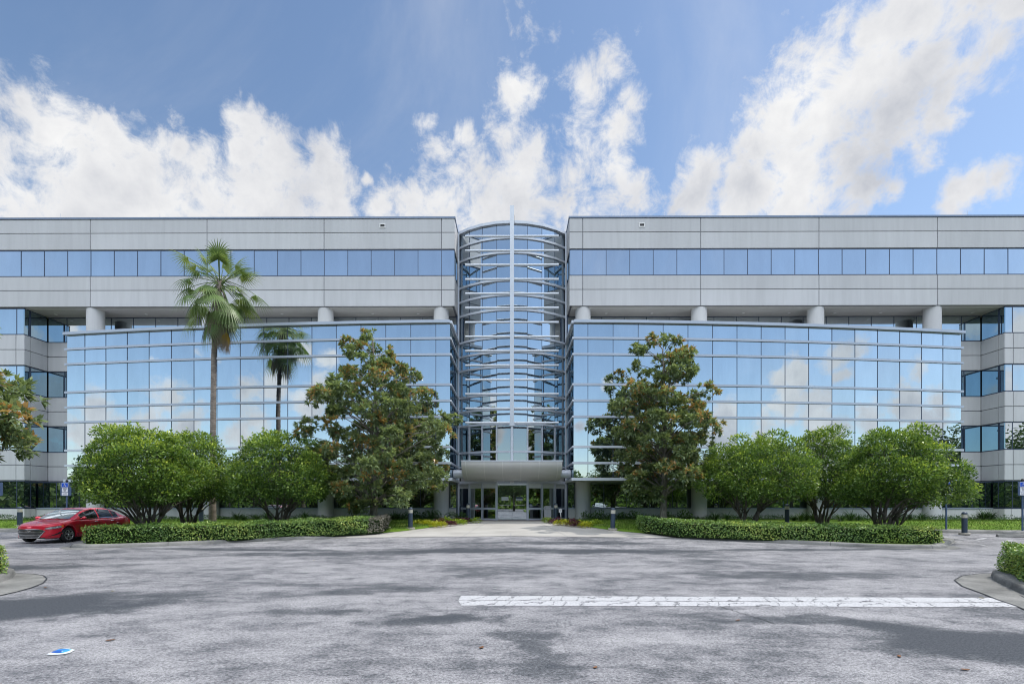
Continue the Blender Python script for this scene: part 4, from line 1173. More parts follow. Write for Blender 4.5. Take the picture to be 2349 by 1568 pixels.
hedge(hl, 0.66, 'long low hedge on the left island in front of the ligustrum trees', 520, 0.075, dead=(hl[5][0]-0.55, hl[5][0]+0.4))
hr = front_line([(1476,1218),(1552,1228.5),(1660,1233.5),(1800,1239),(2010,1244),(2163,1246.5)], 1.4)
hedge(hr, 0.62, 'long low hedge on the right island in front of the ligustrum trees', 520, 0.075)
nh = [G(2296,1309,0.14), G(2322,1319,0.14), G(2352,1335,0.14), (10.35,9.4), (10.1,8.0), (10.1,6.5), (12.5,6.5), (14.5,9.5), (24,14.0), (24,14.7), (15.5,13.4), (12.6,12.65)]
hedge(nh, 0.62, 'near clipped hedge at the right edge by the curved kerb', 1150, 0.058)
nh2 = [G(15,1315,0.14), (-11.55,11.0), (-11.0,10.0), (-10.8,8.8), (-10.7,6.5), (-13,6.5), (-15,9.5), (-24,14.0), (-24,14.7), (-15.5,13.4), (-12.6,12.5)]
hedge(nh2, 0.64, 'near clipped yellowish hedge at the left edge by the kerb tip', 1150, 0.058)
# planted strip behind the long hedges: low spreading ground cover
def cover(name, boxes, mat, n, L, hgt, label=None):
    C = []
    for (x0, x1, y0, y1, w) in boxes:
        m = int(n*w); x = RNG.uniform(x0, x1, m); y = RNG.uniform(y0, y1, m)
        z = np.vectorize(ground)(x, y)+0.1+hgt*RNG.uniform(0.1, 1, m)*(0.65+0.35*np.sin(x*1.9+y*2.3))
        C.append(np.stack([x, y, z], 1))
    C = np.concatenate(C); D = unit(rand_dir(len(C))+np.array([0, 0, 0.6]))
    o = leaf_mesh(name, C, D, unit(rand_dir(len(C))*0.6+np.array([0, -0.2, 0.9])), L*RNG.uniform(0.7, 1.3, len(C)), L*0.4*RNG.uniform(0.7, 1.3, len(C)), RNG.uniform(0.1, 0.95, len(C)), mat)
    tag(o, label, None, None, 'stuff'); return o
cover('ground_cover', [(-31.5,-4.6,32.5,34.1,1.0),(4.6,31.5,32.5,34.1,1.0),(-44,-31.8,32.6,33.3,.35),(31.8,44,32.6,33.3,.35),(-17.0,-6.6,23.2,25.5,.55),(7.5,17.6,23.6,26.0,.6)], M['cover'], 8500, 0.10, 0.30)
def turf_blades():
    C = []
    for (a, b, y0, y1, n) in ((-9,-3.0,24.0,32.5,9000),(3.0,10,24.0,32.5,9000),(19.8,34,26.5,32.6,9500),(-34,-18.5,27.0,32.6,7000)):
        x = RNG.uniform(a, b, n); y = RNG.uniform(y0, y1, n)
        k = np.ones(n, bool)
        for i in range(n):
            if abs(x[i]) < 12 and (y[i] < walk_edge(x[i])+0.15 or y[i] < kfront(x[i])+0.5): k[i] = False
        C.append(np.stack([x, y, np.vectorize(ground)(x, y)+0.085], 1)[k])
    C = np.concatenate(C); n = len(C)
    leaf = leaf_mesh('grass', C, unit(rand_dir(n)*0.5+np.array([0, 0, 1.0])), unit(rand_dir(n)*np.array([1, 1, 0.1])), RNG.uniform(0.06, 0.13, n), 0.022, RNG.uniform(0, 1, n), M['blade'])
    tag(leaf, kind='stuff')
turf_blades()

# ------------------------------------------------------------------ coleus and strap-leaved plants
def clump_mesh(name, n, r, h, L, mat, strap=False):
    if strap:
        a = RNG.uniform(0, 6.28, n); e = RNG.uniform(0.5, 1.3, n)
        D = np.stack([np.cos(a)*np.cos(e), np.sin(a)*np.cos(e), np.sin(e)], 1); C = np.stack([np.cos(a), np.sin(a), 0*a], 1)*RNG.uniform(0, r*0.4, (n, 1))
        Nn = unit(np.cross(np.cross(D, np.array([[0,0,1.0]])+0*D), D)+1e-6); Ls = h*RNG.uniform(0.7, 1.25, n); W = np.full(n, 0.035)
        fold = 0.25
    else:
        d = rand_dir(n); d[:, 2] = np.abs(d[:, 2]); C = d*np.array([r, r, h])*RNG.uniform(0.5, 1.0, (n, 1)); D = unit(d+rand_dir(n)*0.7); Nn = unit(rand_dir(n)*0.5+np.array([0, 0, 1.0])); Ls = L*RNG.uniform(0.7, 1.3, n); W = Ls*0.62; fold = 0.15
    o = leaf_mesh(name, C, D, Nn, Ls, W, RNG.uniform(0, 1, n), mat, None, fold); COL.objects.unlink(o); return o
def place(protos, name, px, py, d, label, cat, group, sc=1.0, dz=0.06):
    o = random.choice(protos).copy(); o.name = name; COL.objects.link(o)
    if d is None: x, y = G(px, py, dz)
    else: x, y = at(px, d)
    o.location = (x, y, ground(x, y)+dz); o.rotation_euler = (0, 0, random.uniform(0, 6.28)); k = sc*random.uniform(0.85, 1.2); o.scale = (k, k, k*random.uniform(0.85, 1.15))
    return tag(o, label, cat, group)
PY = [clump_mesh('coleus_plant', 150, 0.30, 0.26, 0.085, M['coleus_y']) for _ in range(2)]
PG = [clump_mesh('coleus_plant', 150, 0.30, 0.28, 0.085, M['coleus_g']) for _ in range(2)]
PR = [clump_mesh('coleus_plant', 150, 0.30, 0.30, 0.085, M['coleus_r']) for _ in range(2)]
def row(protos, pts, label, group):
    for px, py in pts: place(protos, 'coleus_plant', px, py, None, label, 'plant', group, 0.9)
row(PY, [(957,1203),(969,1203),(981,1204),(993,1206),(1005,1207),(1016,1206),(962,1201),(975,1201),(988,1203),(1000,1204)], 'bright yellow leaved bedding plant in the bed left of the walkway', 'yellow bedding plants left of the walkway')
row(PR, [(1002,1199),(1014,1201),(1025,1203),(1034,1204),(1040,1203),(1048,1197),(1058,1198),(1067,1198),(1073,1197)], 'dark burgundy leaved bedding plant in the bed left of the walkway', 'burgundy bedding plants left of the walkway')
row(PG, [(1014,1196),(1025,1197),(1036,1199),(1046,1200),(1056,1201),(1061,1200),(1078,1197),(1086,1197),(1094,1196)], 'lime green leaved bedding plant in the bed left of the walkway', 'lime bedding plants left of the walkway')
row(PG, [(1252,1196),(1259,1197),(1266,1197),(1358,1204),(1366,1202),(1374,1203)], 'lime green leaved bedding plant in the bed right of the walkway', 'lime bedding plants right of the walkway')
row(PR, [(1266,1198),(1274,1199),(1282,1198),(1306,1200),(1314,1201),(1322,1203),(1310,1205),(1318,1206),(1327,1206)], 'dark burgundy leaved bedding plant in the bed right of the walkway', 'burgundy bedding plants right of the walkway')
row(PY, [(1281,1202),(1290,1202),(1299,1203),(1307,1204),(1329,1203),(1338,1204),(1347,1204),(1335,1207),(1343,1208),(1352,1206)], 'bright yellow leaved bedding plant in the bed right of the walkway', 'yellow bedding plants right of the walkway')
PS = [clump_mesh('strap_leaf_plant', 70, 0.30, 0.62, 0, M['strap'], True) for _ in range(2)]
for px in (892, 903, 914, 870, 545, 560, 590, 615, 700): place(PS, 'strap_leaf_plant', px, 0, 31.4+random.uniform(-0.4, 0.6), 'strap leaved plant at the foot of the wall left of the entrance', 'plant', 'strap leaved plants along the left wall')
for px in (1466, 1482, 1500, 1640, 1668, 1822, 1836, 1850, 1866, 1930, 1952, 1970, 2060, 2085, 2115): place(PS, 'strap_leaf_plant', px, 0, 30.6+random.uniform(-0.5, 0.9), 'strap leaved plant at the foot of the wall right of the entrance', 'plant', 'strap leaved plants along the right wall')
for px in (2256, 2272): place(PS, 'strap_leaf_plant', px, 0, 32.2, 'strap leaved plant before the wing wall behind the right bollard', 'plant', 'strap leaved plants at the right wing', 1.1)
PW = [clump_mesh('wall_shrub', 260, 0.5, 0.55, 0.11, M['cover']) for _ in range(2)]
for px in (935, 952, 980, 1000, 1036, 1060): place(PW, 'wall_shrub', px, 0, 32.6, 'low dark green shrub between the flower bed and the wall left of the entrance', 'plant', 'low shrubs under the left wall')
for px in (1345, 1375, 1402, 1430, 1455, 1530, 1570): place(PW, 'wall_shrub', px, 0, 32.4, 'low dark green shrub between the lawn and the wall right of the entrance', 'plant', 'low shrubs under the right wall')

# ------------------------------------------------------------------ trees and green across the car park, behind the viewpoint (they show in the glass)
def far_tree(x, y, h, r, label, seed):
    t = thing('oak_tree', label, 'tree', (x, y, 0), 'trees across the car park mirrored in the glass')
    mb = MB(); mb.path([(x, y, -0.1), (x+.1, y, h*.2), (x-.1, y, h*.45), (x, y, h*.8)], [r*.07, r*.055, r*.04, .03], 8)
    C, D, T = [], [], []
    nb = 46
    for b in range(nb):
        a = b*2.39996; e = math.asin(-0.45+1.42*(b+0.5)/nb); q = RNG.uniform(0.55, 0.98)
        c = np.array([x+r*q*math.cos(a)*math.cos(e), y+r*q*math.sin(a)*math.cos(e), h*0.58+h*0.40*q*math.sin(e)])
        limb(mb, (x, y, h*0.35), c, 0.09, 0.02, 0.1, 4, 4)
        n = 105; dd = rand_dir(n); s = r*RNG.uniform(0.22, 0.36)
        C.append(c+dd*s*RNG.uniform(0.3, 1, (n, 1))); D.append(unit(dd+rand_dir(n))); T.append(RNG.uniform(0, 0.7, n)+0.25*dd[:, 2])
    mb.build('trunk', M['bark_lig'], t, True)
    C = np.concatenate(C); D = np.concatenate(D); T = np.concatenate(T)
    leaf_mesh('crown', C, D, unit(rand_dir(len(C))+np.array([0, 0, 0.8])), RNG.uniform(0.22, 0.42, len(C)), RNG.uniform(0.14, 0.24, len(C)), T, M['far'], t)
    return t
protoA = far_tree(-30, -30, 8.5, 4.6, 'broad oak across the car park, seen mirrored in the glass front', 1)
protoB = far_tree(9, -32, 7.4, 4.0, 'smaller oak across the car park, seen mirrored in the glass front', 2)
spots = [(-58,-8,1.05),(-48,-18,.9),(-21,-36,1.0),(-11,-33,.85),(0,-38,.95),(20,-34,1.0),(30,-30,.9),(40,-24,1.05),(50,-14,1.0),(57,-2,1.1),(-66,4,1.1),(53,17,1.28),(66,12,1.1),(-70,16,1.0),(14,-44,1.1),(-38,-42,1.15),(36,-46,1.15),(-5,-52,1.2),(-52,-34,1.1),(54,-32,1.1)]
for i, (x, y, k) in enumerate(spots):
    c = copy_tree(protoA if i % 2 else protoB); c.location = (x, y, 0); c.rotation_euler = (0, 0, i*1.3); c.scale = (k, k, k*(1+0.1*math.sin(i*2.1)))
    c['label'] = ('broad' if i % 2 else 'smaller')+' oak across the car park, seen mirrored in the glass front'
C = []
for (a0, a1, r0, r1, n) in ((PI*0.92, PI*2.08, 78, 92, 15000),):
    a = RNG.uniform(a0, a1, n); r = RNG.uniform(r0, r1, n); z = RNG.uniform(0, 1, n)**0.8*(6.6+1.5*np.sin(a*23)+1.0*np.sin(a*51+1))
    C.append(np.stack([r*np.cos(a), r*np.sin(a)+10, z], 1))
C = np.concatenate(C); n = len(C)
tag(leaf_mesh('far_wood', C, rand_dir(n), unit(rand_dir(n)+np.array([0, 0, 0.6])), RNG.uniform(0.9, 1.7, n), RNG.uniform(0.6, 1.0, n), RNG.uniform(0, 1, n), M['far']), kind='stuff')
hb_ = MB(); hr_ = []
for k in range(90):
    a = PI*0.86+PI*1.28*k/89; hr_.append([(r*math.cos(a), r*math.sin(a)+10, z*(1+0.12*math.sin(a*17))) for r, z in ((84,-0.1),(92,3.0),(100,5.4),(115,6.2),(150,0.0))])
hb_.loft(hr_); tag(hb_.build('screen_bank', M['turf'], None, True), kind='structure')  # turf bank added out of view to block bright horizon sky in the glass
for (x0, x1, y0, y1) in ((-60,-10,-44,-26),(2,60,-46,-27)):
    mb = MB(); mb.box(x0, x1, y0, y1, -0.1, 0.13); tag(mb.build('lawn', M['turf']), kind='structure')
# ------------------------------------------------------------------ car
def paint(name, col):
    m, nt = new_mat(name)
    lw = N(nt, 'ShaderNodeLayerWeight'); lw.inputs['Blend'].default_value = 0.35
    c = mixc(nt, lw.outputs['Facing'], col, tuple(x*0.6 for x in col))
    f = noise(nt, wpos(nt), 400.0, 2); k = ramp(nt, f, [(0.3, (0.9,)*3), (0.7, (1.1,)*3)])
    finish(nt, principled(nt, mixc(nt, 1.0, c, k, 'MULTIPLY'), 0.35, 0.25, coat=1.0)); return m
M['car_red'] = paint('red_car_paint', (0.66,0.010,0.035))
M['car_silver'] = paint('silver_car_paint', (0.42,0.43,0.45)); M['car_white'] = paint('white_car_paint', (0.62,0.62,0.62)); M['car_grey'] = paint('grey_car_paint', (0.10,0.11,0.13))
M['chrome'] = plain('chrome', (0.75,0.76,0.78), 0.12, 1.0, var=0.03)
M['rim'] = plain('alloy_rim', (0.55,0.56,0.58), 0.25, 0.85, var=0.05)
M['tyre'] = plain('tyre_rubber', (0.022,0.022,0.024), 0.8, spec=0.3, var=0.2, scale=20)
M['trim'] = plain('black_trim', (0.012,0.012,0.014), 0.4, spec=0.5)
M['carglass_d'] = mirror_mat('tinted_car_glass', (0.9,0.95,1.0), (0.006,0.007,0.009), 0.10, 0.0)
def windscreen_mat():
    m, nt = new_mat('windscreen_glass')
    p = principled(nt, (0.10,0.135,0.15), 0.03, 0.0, 0.9, coat=1.0); finish(nt, p); return m
M['screen'] = windscreen_mat()
M['lens'] = plain('headlamp_lens', (0.45,0.47,0.50), 0.05, 0.4, coat=1.0, var=0.3, scale=30)
M['amber'] = plain('amber_reflector', (0.75,0.22,0.02), 0.2, coat=1.0)
M['redlens'] = plain('tail_lamp_red', (0.35,0.01,0.01), 0.15, coat=1.0)

def make_car(label, cx, y_nose, mat, group=None):
    t = thing('parked_car', label, 'car', (0, 0, 0), group)
    SF, SR, RA = 0.88, 3.58, 0.365
    Ztop = [(0,.60),(.03,.655),(.10,.70),(.3,.765),(.6,.83),(1.0,.905),(1.25,.945),(1.6,.955),(2.5,.965),(3.4,.985),(4.0,1.015),(4.3,1.025),(4.48,1.00),(4.57,.93)]
    def zt(s): return interp(Ztop, s)
    def w(s):
        if s < 0.62: return 0.9*max(s/0.62, 1e-4)**0.30
        if s > 3.9: return 0.9-0.16*smooth((s-3.9)/0.67)
        return 0.9
    def zl(s):
        b = 0.20 if s > 0.12 else 0.20+0.05*(1-s/0.12)
        if s > 4.2: b = 0.2+0.14*(s-4.2)/0.37
        for c in (SF, SR):
            if abs(s-c) < RA: b = max(b, 0.315+math.sqrt(RA*RA-(s-c)**2))
        return b
    ss = sorted(set([0.0004,0.003,0.010,0.025,0.05,0.09,0.14,0.2]+[0.26+0.06*k for k in range(72)]+[SF-RA-.001,SF+RA+.001,SR-RA-.001,SR+RA+.001]+[SF+RA*math.cos(PI*k/18) for k in range(19)]+[SR+RA*math.cos(PI*k/18) for k in range(19)]+[4.57]))
    rings = []
    for s in ss:
        a, b, ww = zl(s), zt(s), w(s)
        prof = [(0.0, a), (ww*.93, a), (ww*.985, max(a+.02, .26)), (ww*1.0, max(a+.04, .42)), (ww*.985, max(a+.06, .60)), (ww*.995, max(a+.075, .70)), (ww*.975, max(a+.09, b-.10)), (ww*.93, max(a+.10, b-.035)), (ww*.84, b), (ww*.62, b+.018), (ww*.3, b+.03), (0.0, b+.033)]
        k = 1.0 if s > 0.3 else s/0.3
        rings.append([(x, s, z) for x, z in prof]+[(-x, s, z) for x, z in prof[-2:0:-1]])
    mb = MB(); mb.loft(rings, close=True, cap=True)
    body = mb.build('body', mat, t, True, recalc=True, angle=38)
    mb = MB(); mb.box(-.62, .62, .35, 4.3, .17, .62); mb.build('underbody', M['trim'], t)
    # cabin
    RO = [(1.12,.94),(1.35,1.065),(1.6,1.195),(1.85,1.305),(2.05,1.365),(2.3,1.41),(2.65,1.43),(3.0,1.415),(3.3,1.37),(3.6,1.285),(3.9,1.165),(4.18,1.04)]
    RW = [(1.12,.74),(1.6,.665),(2.05,.60),(2.65,.585),(3.3,.575),(3.7,.60),(4.18,.66)]
    def top(s, v, o=0.0):
        rw = interp(RW, s); return (v*(rw+(o if abs(v) > .9 else 0)), s-o*0.5*(s < 2.2)+o*.5*(s > 3.2), interp(RO, s)+0.022*(1-v*v)+o)
    def side(s, q, sg, o=0.0):
        rw, rz = interp(RW, s), interp(RO, s); bw, bz = 0.845-0.06*smooth((s-3.2)/1.0), zt(s)-0.02
        x = bw+(rw-bw)*q+0.03*math.sin(PI*q); return (sg*(x+o), s, bz+(rz-bz)*q+o*.4)
    st = [1.12+0.085*k for k in range(37)]
    mb = MB(); rr = []
    for s in st:
        rr.append([side(s, q, 1) for q in (0,.25,.5,.75,.93)]+[top(s, v) for v in (1,.8,.4,0,-.4,-.8,-1)]+[side(s, q, -1) for q in (.93,.75,.5,.25,0)])
    mb.loft(rr); mb.build('roof', mat, t, True, angle=50)
    def patch(name, f, us, vs, m):
        mb = MB(); mb.loft([[f(u, v) for v in vs] for u in us]); return mb.build(name, m, t, True)
    lin = lambda a, b, n: [a+(b-a)*k/n for k in range(n+1)]
    patch('windscreen', lambda s, v: top(s, v*0.90, 0.010), lin(1.15, 1.98, 10), lin(-1, 1, 10), M['screen'])
    mb = MB(); mb.box(-.12, -.06, 0, 0.01, 0, .1)
    patch('rear_window', lambda s, v: top(s, v*0.88, 0.010), lin(3.36, 4.1, 8), lin(-1, 1, 8), M['carglass_d'])
    for sg in (-1, 1):
        def qtop(s): return 0.90
        for (a, b) in ((1.52, 2.46), (2.53, 3.30), (3.35, 3.68)):
            def f(s, q, sg=sg):
                lo = 0.10; hi = 0.88
                rz = interp(RO, s)-zt(s)
                return side(s, lo+(hi-lo)*q, sg, 0.008)
            patch('side_window', f, lin(a, b, 9), lin(0, 1, 5), M['carglass_d'])
        mb = MB()
        L = [side(s, 0.055, sg, 0.010) for s in lin(1.42, 3.75, 20)]; R = [side(s, 0.095, sg, 0.010) for s in lin(1.42, 3.75, 20)]
        mb.loft([L, R]); mb.build('window_trim', M['chrome'], t)
        # mirror
        mb = MB(); c = (sg*0.99, 1.50, 1.0)
        rings = []
        for k in range(9):
            a = -PI/2+PI*k/8; r = math.cos(a); rings.append([(c[0]+sg*(0.02+0.115*math.sin(a)), c[1]+0.07*r*math.cos(b)-0.02*math.sin(a), c[2]+0.075*r*math.sin(b)) for b in [2*PI*j/12 for j in range(12)]])
        mb.loft(rings, close=True); mb.tube((sg*.86, 1.47, .965), (sg*.95, 1.49, .98), .025, None, 8)
        mb.build('wing_mirror', mat, t, True)
        # door handles and shut lines
        for s in (2.30, 3.22):
            mb = MB(); mb.path([(sg*.898, s-.09, .835), (sg*.925, s-.05, .838), (sg*.925, s+.05, .838), (sg*.898, s+.09, .835)], [.014]*4, 8); mb.build('door_handle', M['chrome'], t, True)
        for s in (1.38, 2.48, 3.42):
            mb = MB(); zs = lin(.26 if s < 3 else .74, zt(s)-.06, 12)
            def bx(z): return sg*(np.interp(z, [.2,.26,.42,.60,.70,zt(s)-.10,zt(s)-.035], [.84,.887,.9,.887,.8955,.8775,.837])+.004)
            mb.loft([[(bx(z), s-.004+.10*(z-.5)*(s < 2), z) for z in zs], [(bx(z), s+.004+.10*(z-.5)*(s < 2), z) for z in zs]]); mb.build('shut_line', M['trim'], t)
        # headlamp swept round the corner
        def nose(x): return 0.62*(abs(x)/0.9)**(1/0.30)
        def face(x, z, o): return (sg*x, nose(x)-o, z)
        xs_ = [.545,.60,.66,.72,.78,.83,.865,.885,.897]
        lo = [.585,.578,.578,.585,.60,.617,.635,.65,.668]; hi = [.605,.63,.65,.668,.685,.70,.715,.722,.725]
        def strip(i0, i1, o):
            m2 = MB(); m2.loft([[(sg*(x+o*.35), nose(x)-o, z0+(z1-z0)*q) for q in lin(0, 1, 4)] for x, z0, z1 in list(zip(xs_, lo, hi))[i0:i1+1]]); return m2
        hl_ = strip(0, 6, .022).build('headlamp', M['lens'], t, True)
        m2 = MB()
        for xx, r in ((.80, .036), (.71, .026)):
            m2.lathe([(r, 0), (r*.96, .006), (r*.7, .006), (r*.68, -.002), (0, .004)], (sg*xx, nose(xx)-.034, .642 if xx > .75 else .625), 16, axis='y')
        m2.build('lamp_ring', M['chrome'], hl_, True)
        strip(6, 8, .016).build('turn_signal', M['amber'], hl_, True)
        # fog lamp recess and lip
        m2 = MB(); pts = [(.62,.275),(.78,.33),(.87,.40),(.845,.47),(.80,.40),(.70,.325)]
        m2.poly([face(x, z, .008) for x, z in pts]); m2.build('fog_lamp_recess', M['trim'], t)
        m2 = MB(); m2.loft([[face(x, z-.012, .014) for x, z in ((.58,.262),(.72,.285),(.82,.335),(.885,.40))], [face(x, z+.006, .014) for x, z in ((.58,.262),(.72,.285),(.82,.335),(.885,.40))]]); m2.build('bumper_accent', mat, t)
        m2 = MB(); m2.loft([[(sg*x, 4.575-.25*max(0, x-.5)**1.5+.006, z) for z in (.80,.86,.93)] for x in lin(.45, .75, 5)]); m2.build('tail_lamp', M['redlens'], t, True)
        # wheels
        for s in (SF, SR):
            x0 = sg*0.765
            m2 = MB(); pr = [(.205,-.10),(.24,-.105),(.295,-.10),(.313,-.075),(.316,0),(.313,.075),(.295,.10),(.24,.105),(.205,.10)]
            m2.lathe(pr, (x0+sg*0.02, s, .315), 36, axis='x'); wh = m2.build('wheel', M['tyre'], t, True)
            m2 = MB(); m2.lathe([(.0,sg*.03),(.205,sg*.03),(.205,sg*-.05)], (x0+sg*.02, s, .315), 30, axis='x'); m2.build('brake_disc', M['trim'], wh)
            m2 = MB(); m2.lathe([(.222,sg*.06),(.222,sg*.104),(.200,sg*.108),(.192,sg*.085),(.192,sg*.05)], (x0+sg*.02, s, .315), 36, axis='x')
            m2.lathe([(.0,sg*.112),(.03,sg*.112),(.042,sg*.095),(.045,sg*.05)], (x0+sg*.02, s, .315), 16, axis='x')
            xf = x0+sg*.02
            for k in range(5):
                for dv in (-.17, .17):
                    a = 2*PI*k/5+PI/2; a1 = a+dv*.55; a2 = a+dv*1.25
                    p0 = Vector((0, math.cos(a1)*.035, math.sin(a1)*.035)); p1 = Vector((0, math.cos(a2)*.198, math.sin(a2)*.198)); tn = (p1-p0).normalized(); q = Vector((0, -tn.z, tn.y))
                    A = [(xf+sg*.092, s+v.y, .315+v.z) for v in (p0-q*.017, p0+q*.017)]; Bq = [(xf+sg*.104, s+v.y, .315+v.z) for v in (p1-q*.021, p1+q*.021)]
                    A2 = [(xf+sg*.05, y, z) for _, y, z in A]; B2 = [(xf+sg*.06, y, z) for _, y, z in Bq]
                    m2.loft([[A2[0], A[0], A[1], A2[1]], [B2[0], Bq[0], Bq[1], B2[1]]], close=True, cap=True)
            m2.build('rim', M['rim'], wh, False)
    # grille
    def nose(x): return 0.62*(abs(x)/0.9)**(1/0.30)
    half = [(0,.585),(.40,.585),(.50,.555),(.565,.515),(.56,.49),(.40,.235),(.37,.225),(0,.225)]
    out = half+[(-x, z) for x, z in half[-2:0:-1]]
    gp_ = MB(); rows = []
    for x in lin(-.545, .545, 36):
        a = abs(x); lo_ = .24 if a < .385 else .24+(a-.385)/.17*.25; hi_ = .575 if a < .42 else .575-(a-.42)/.13*.065
        rows.append([(x, nose(x)-.012, z) for z in lin(lo_, max(hi_, lo_+.005), 3)])
    gp_.loft(rows); gr = gp_.build('grille', M['trim'], t)
    m2 = MB(); n = len(out); m2.loft([[(x*k, nose(x*k)-o, .41+(z-.41)*kk) for x, z in out+[out[0]]] for k, kk, o in ((1.0,1.0,.006),(1.0,1.0,.03),(.945,.90,.03),(.945,.90,.006))]); m2.build('grille_frame', M['chrome'], gr, True, angle=40)
    for z, hw in ((.525,.525),(.465,.525),(.405,.485),(.345,.445),(.285,.40)):
        m2 = MB(); X = lin(-hw, hw, 16)
        m2.loft([[(x, nose(x)-.012, z-.011-.012*(x/hw)**2) for x in X], [(x, nose(x)-.032, z-.006-.012*(x/hw)**2) for x in X], [(x, nose(x)-.032, z+.008-.012*(x/hw)**2) for x in X], [(x, nose(x)-.012, z+.012-.012*(x/hw)**2) for x in X]]); m2.build('grille_bar', M['chrome'], gr, True, angle=40)
    m2 = MB(); E = [2*PI*k/28 for k in range(29)]
    m2.loft([[(.088*kx*math.cos(a), -.036-o, .50+.050*kx*math.sin(a)-(kx < 1)*.0) for a in E] for kx, o in ((1,0),(1,.012),(.82,.012),(.82,0))])
    for x0, x1 in ((-.046,-.018),(.018,.046)):
        m2.loft([[(x0-.004, -.036, .466), (x0+.014, -.036, .466), (x1+.010+.004, -.036, .534), (x1-.008, -.036, .534)], [(x0-.004, -.048, .466), (x0+.014, -.048, .466), (x1+.014, -.048, .534), (x1-.008, -.048, .534)]], close=True, cap=True)
    m2.loft([[(-.034, y, .492), (-.028, y, .508), (.034, y, .512), (.028, y, .496)] for y in (-.036, -.048)], close=True, cap=True)
    m2.build('emblem', M['chrome'], gr)
    m2 = MB(); m2.loft([[(x, nose(x)-.006, z) for z in (.205,.24)] for x in lin(-.56, .56, 12)]); m2.build('lower_intake', M['trim'], t)
    # bonnet creases and wipers
    for sg in (-1, 1):
        m2 = MB(); 
        m2.path([(sg*.10, 1.16, .995), (sg*.42, 1.10, .975), (sg*.60, 1.14, .968)], [.008]*3, 5); m2.build('wiper', M['trim'], t)
    t.location = (cx, y_nose, ground(cx, y_nose+1.5)); t.scale = (1.035, 1.035, 1.035)
    return t
CAR = make_car('dark red sedan with a chrome barred grille parked behind the left hedge', -20.27, 21.72, M['car_red'])
mb = MB(); mb.box(-.10, -.02, 1.50, 1.503, 1.20, 1.32)
tagp = mb.build('hang_tag', M['sheet'], CAR)
def car_copy(x, y, rz, mat, label):
    c = copy_tree(CAR); c.location = (x, y, ground(x, y)); c.rotation_euler = (0, 0, rz); c['label'] = label; c['group'] = 'cars across the car park mirrored in the glass'
    def recol(o):
        if o.type == 'MESH' and o.data.materials and o.data.materials[0] == M['car_red']:
            o.material_slots[0].link = 'OBJECT'; o.material_slots[0].material = mat
        for ch in o.children: recol(ch)
    recol(c)
for x, y, rz, mm, lb in ((-24,-18,PI,'car_silver','silver car across the car park mirrored in the left windows'),(-7.5,-20,PI,'car_white','white car across the car park mirrored left of the doors'),(6,-21,PI,'car_grey','dark grey car across the car park mirrored near the doors'),(15,-19,PI,'car_silver','silver car across the car park mirrored right of the doors'),(31,-16,PI,'car_white','white car across the car park mirrored in the right windows')):
    car_copy(x, y, rz, M[mm], lb)

# ------------------------------------------------------------------ bollard lights
M['bollard'] = plain('bollard_paint', (0.035,0.055,0.085), 0.45, 0.2, var=0.12, scale=5)
M['louvre'] = plain('bollard_louvre', (0.62,0.60,0.52), 0.35, 0.1, var=0.08)
M['footing'] = plain('concrete_footing', (0.34,0.32,0.28), 0.9, var=0.2, scale=12)
def bollard(x, y, label, tilt=0.0):
    z = ground(x, y)+0.09
    t = thing('bollard_light', label, 'bollard light', (x, y, z), 'bollard lights along the building')
    mb = MB(); mb.lathe([(.118,-.05),(.118,.74),(.112,.745)], (x, y, z), 24); mb.build('post', M['bollard'], t, True, angle=40)
    mb = MB(); pr = [(.10,.745)]
    for k in range(5): pr += [(.116,.752+.036*k),(.116,.772+.036*k),(.098,.777+.036*k),(.098,.786+.036*k)]
    mb.lathe(pr, (x, y, z), 24); mb.build('louvred_lamp', M['louvre'], t)
    mb = MB(); mb.lathe([(.10,.925),(.124,.928),(.124,.955),(.112,1.0),(.075,1.035),(.0,1.05)], (x, y, z), 24); mb.build('cap', M['bollard'], t, True, angle=45)
    mb = MB(); mb.lathe([(.23,-.08),(.23,.008),(.21,.022),(.0,.022)], (x, y, z), 18); mb.build('footing', M['footing'], t)
    t.rotation_euler = (0, tilt, 0)
for px, py, d, lb, tl in ((942,1210,None,'dark blue bollard light on the lawn left of the walkway',0),(1406,1212,None,'slightly leaning bollard light on the lawn right of the walkway',math.radians(1.5)),(1074,0,33.0,'bollard light in the flower bed left of the entrance doors',0),(1275.5,0,33.0,'bollard light beside the litter bin right of the entrance doors',0),
                      (46,0,28.4,'bollard light on the lawn behind the nose of the red car',0),(2213,1222,None,'bollard light on the lawn before the right wing',0),(1806,0,29.3,'bollard light glimpsed between the stems of the right ligustrum trees',0),(462,0,29.3,'bollard light glimpsed beside the palm behind the left trees',0)):
    x, y = G(px, py, 0.09) if d is None else at(px, d)
    bollard(x, y, lb, tl)

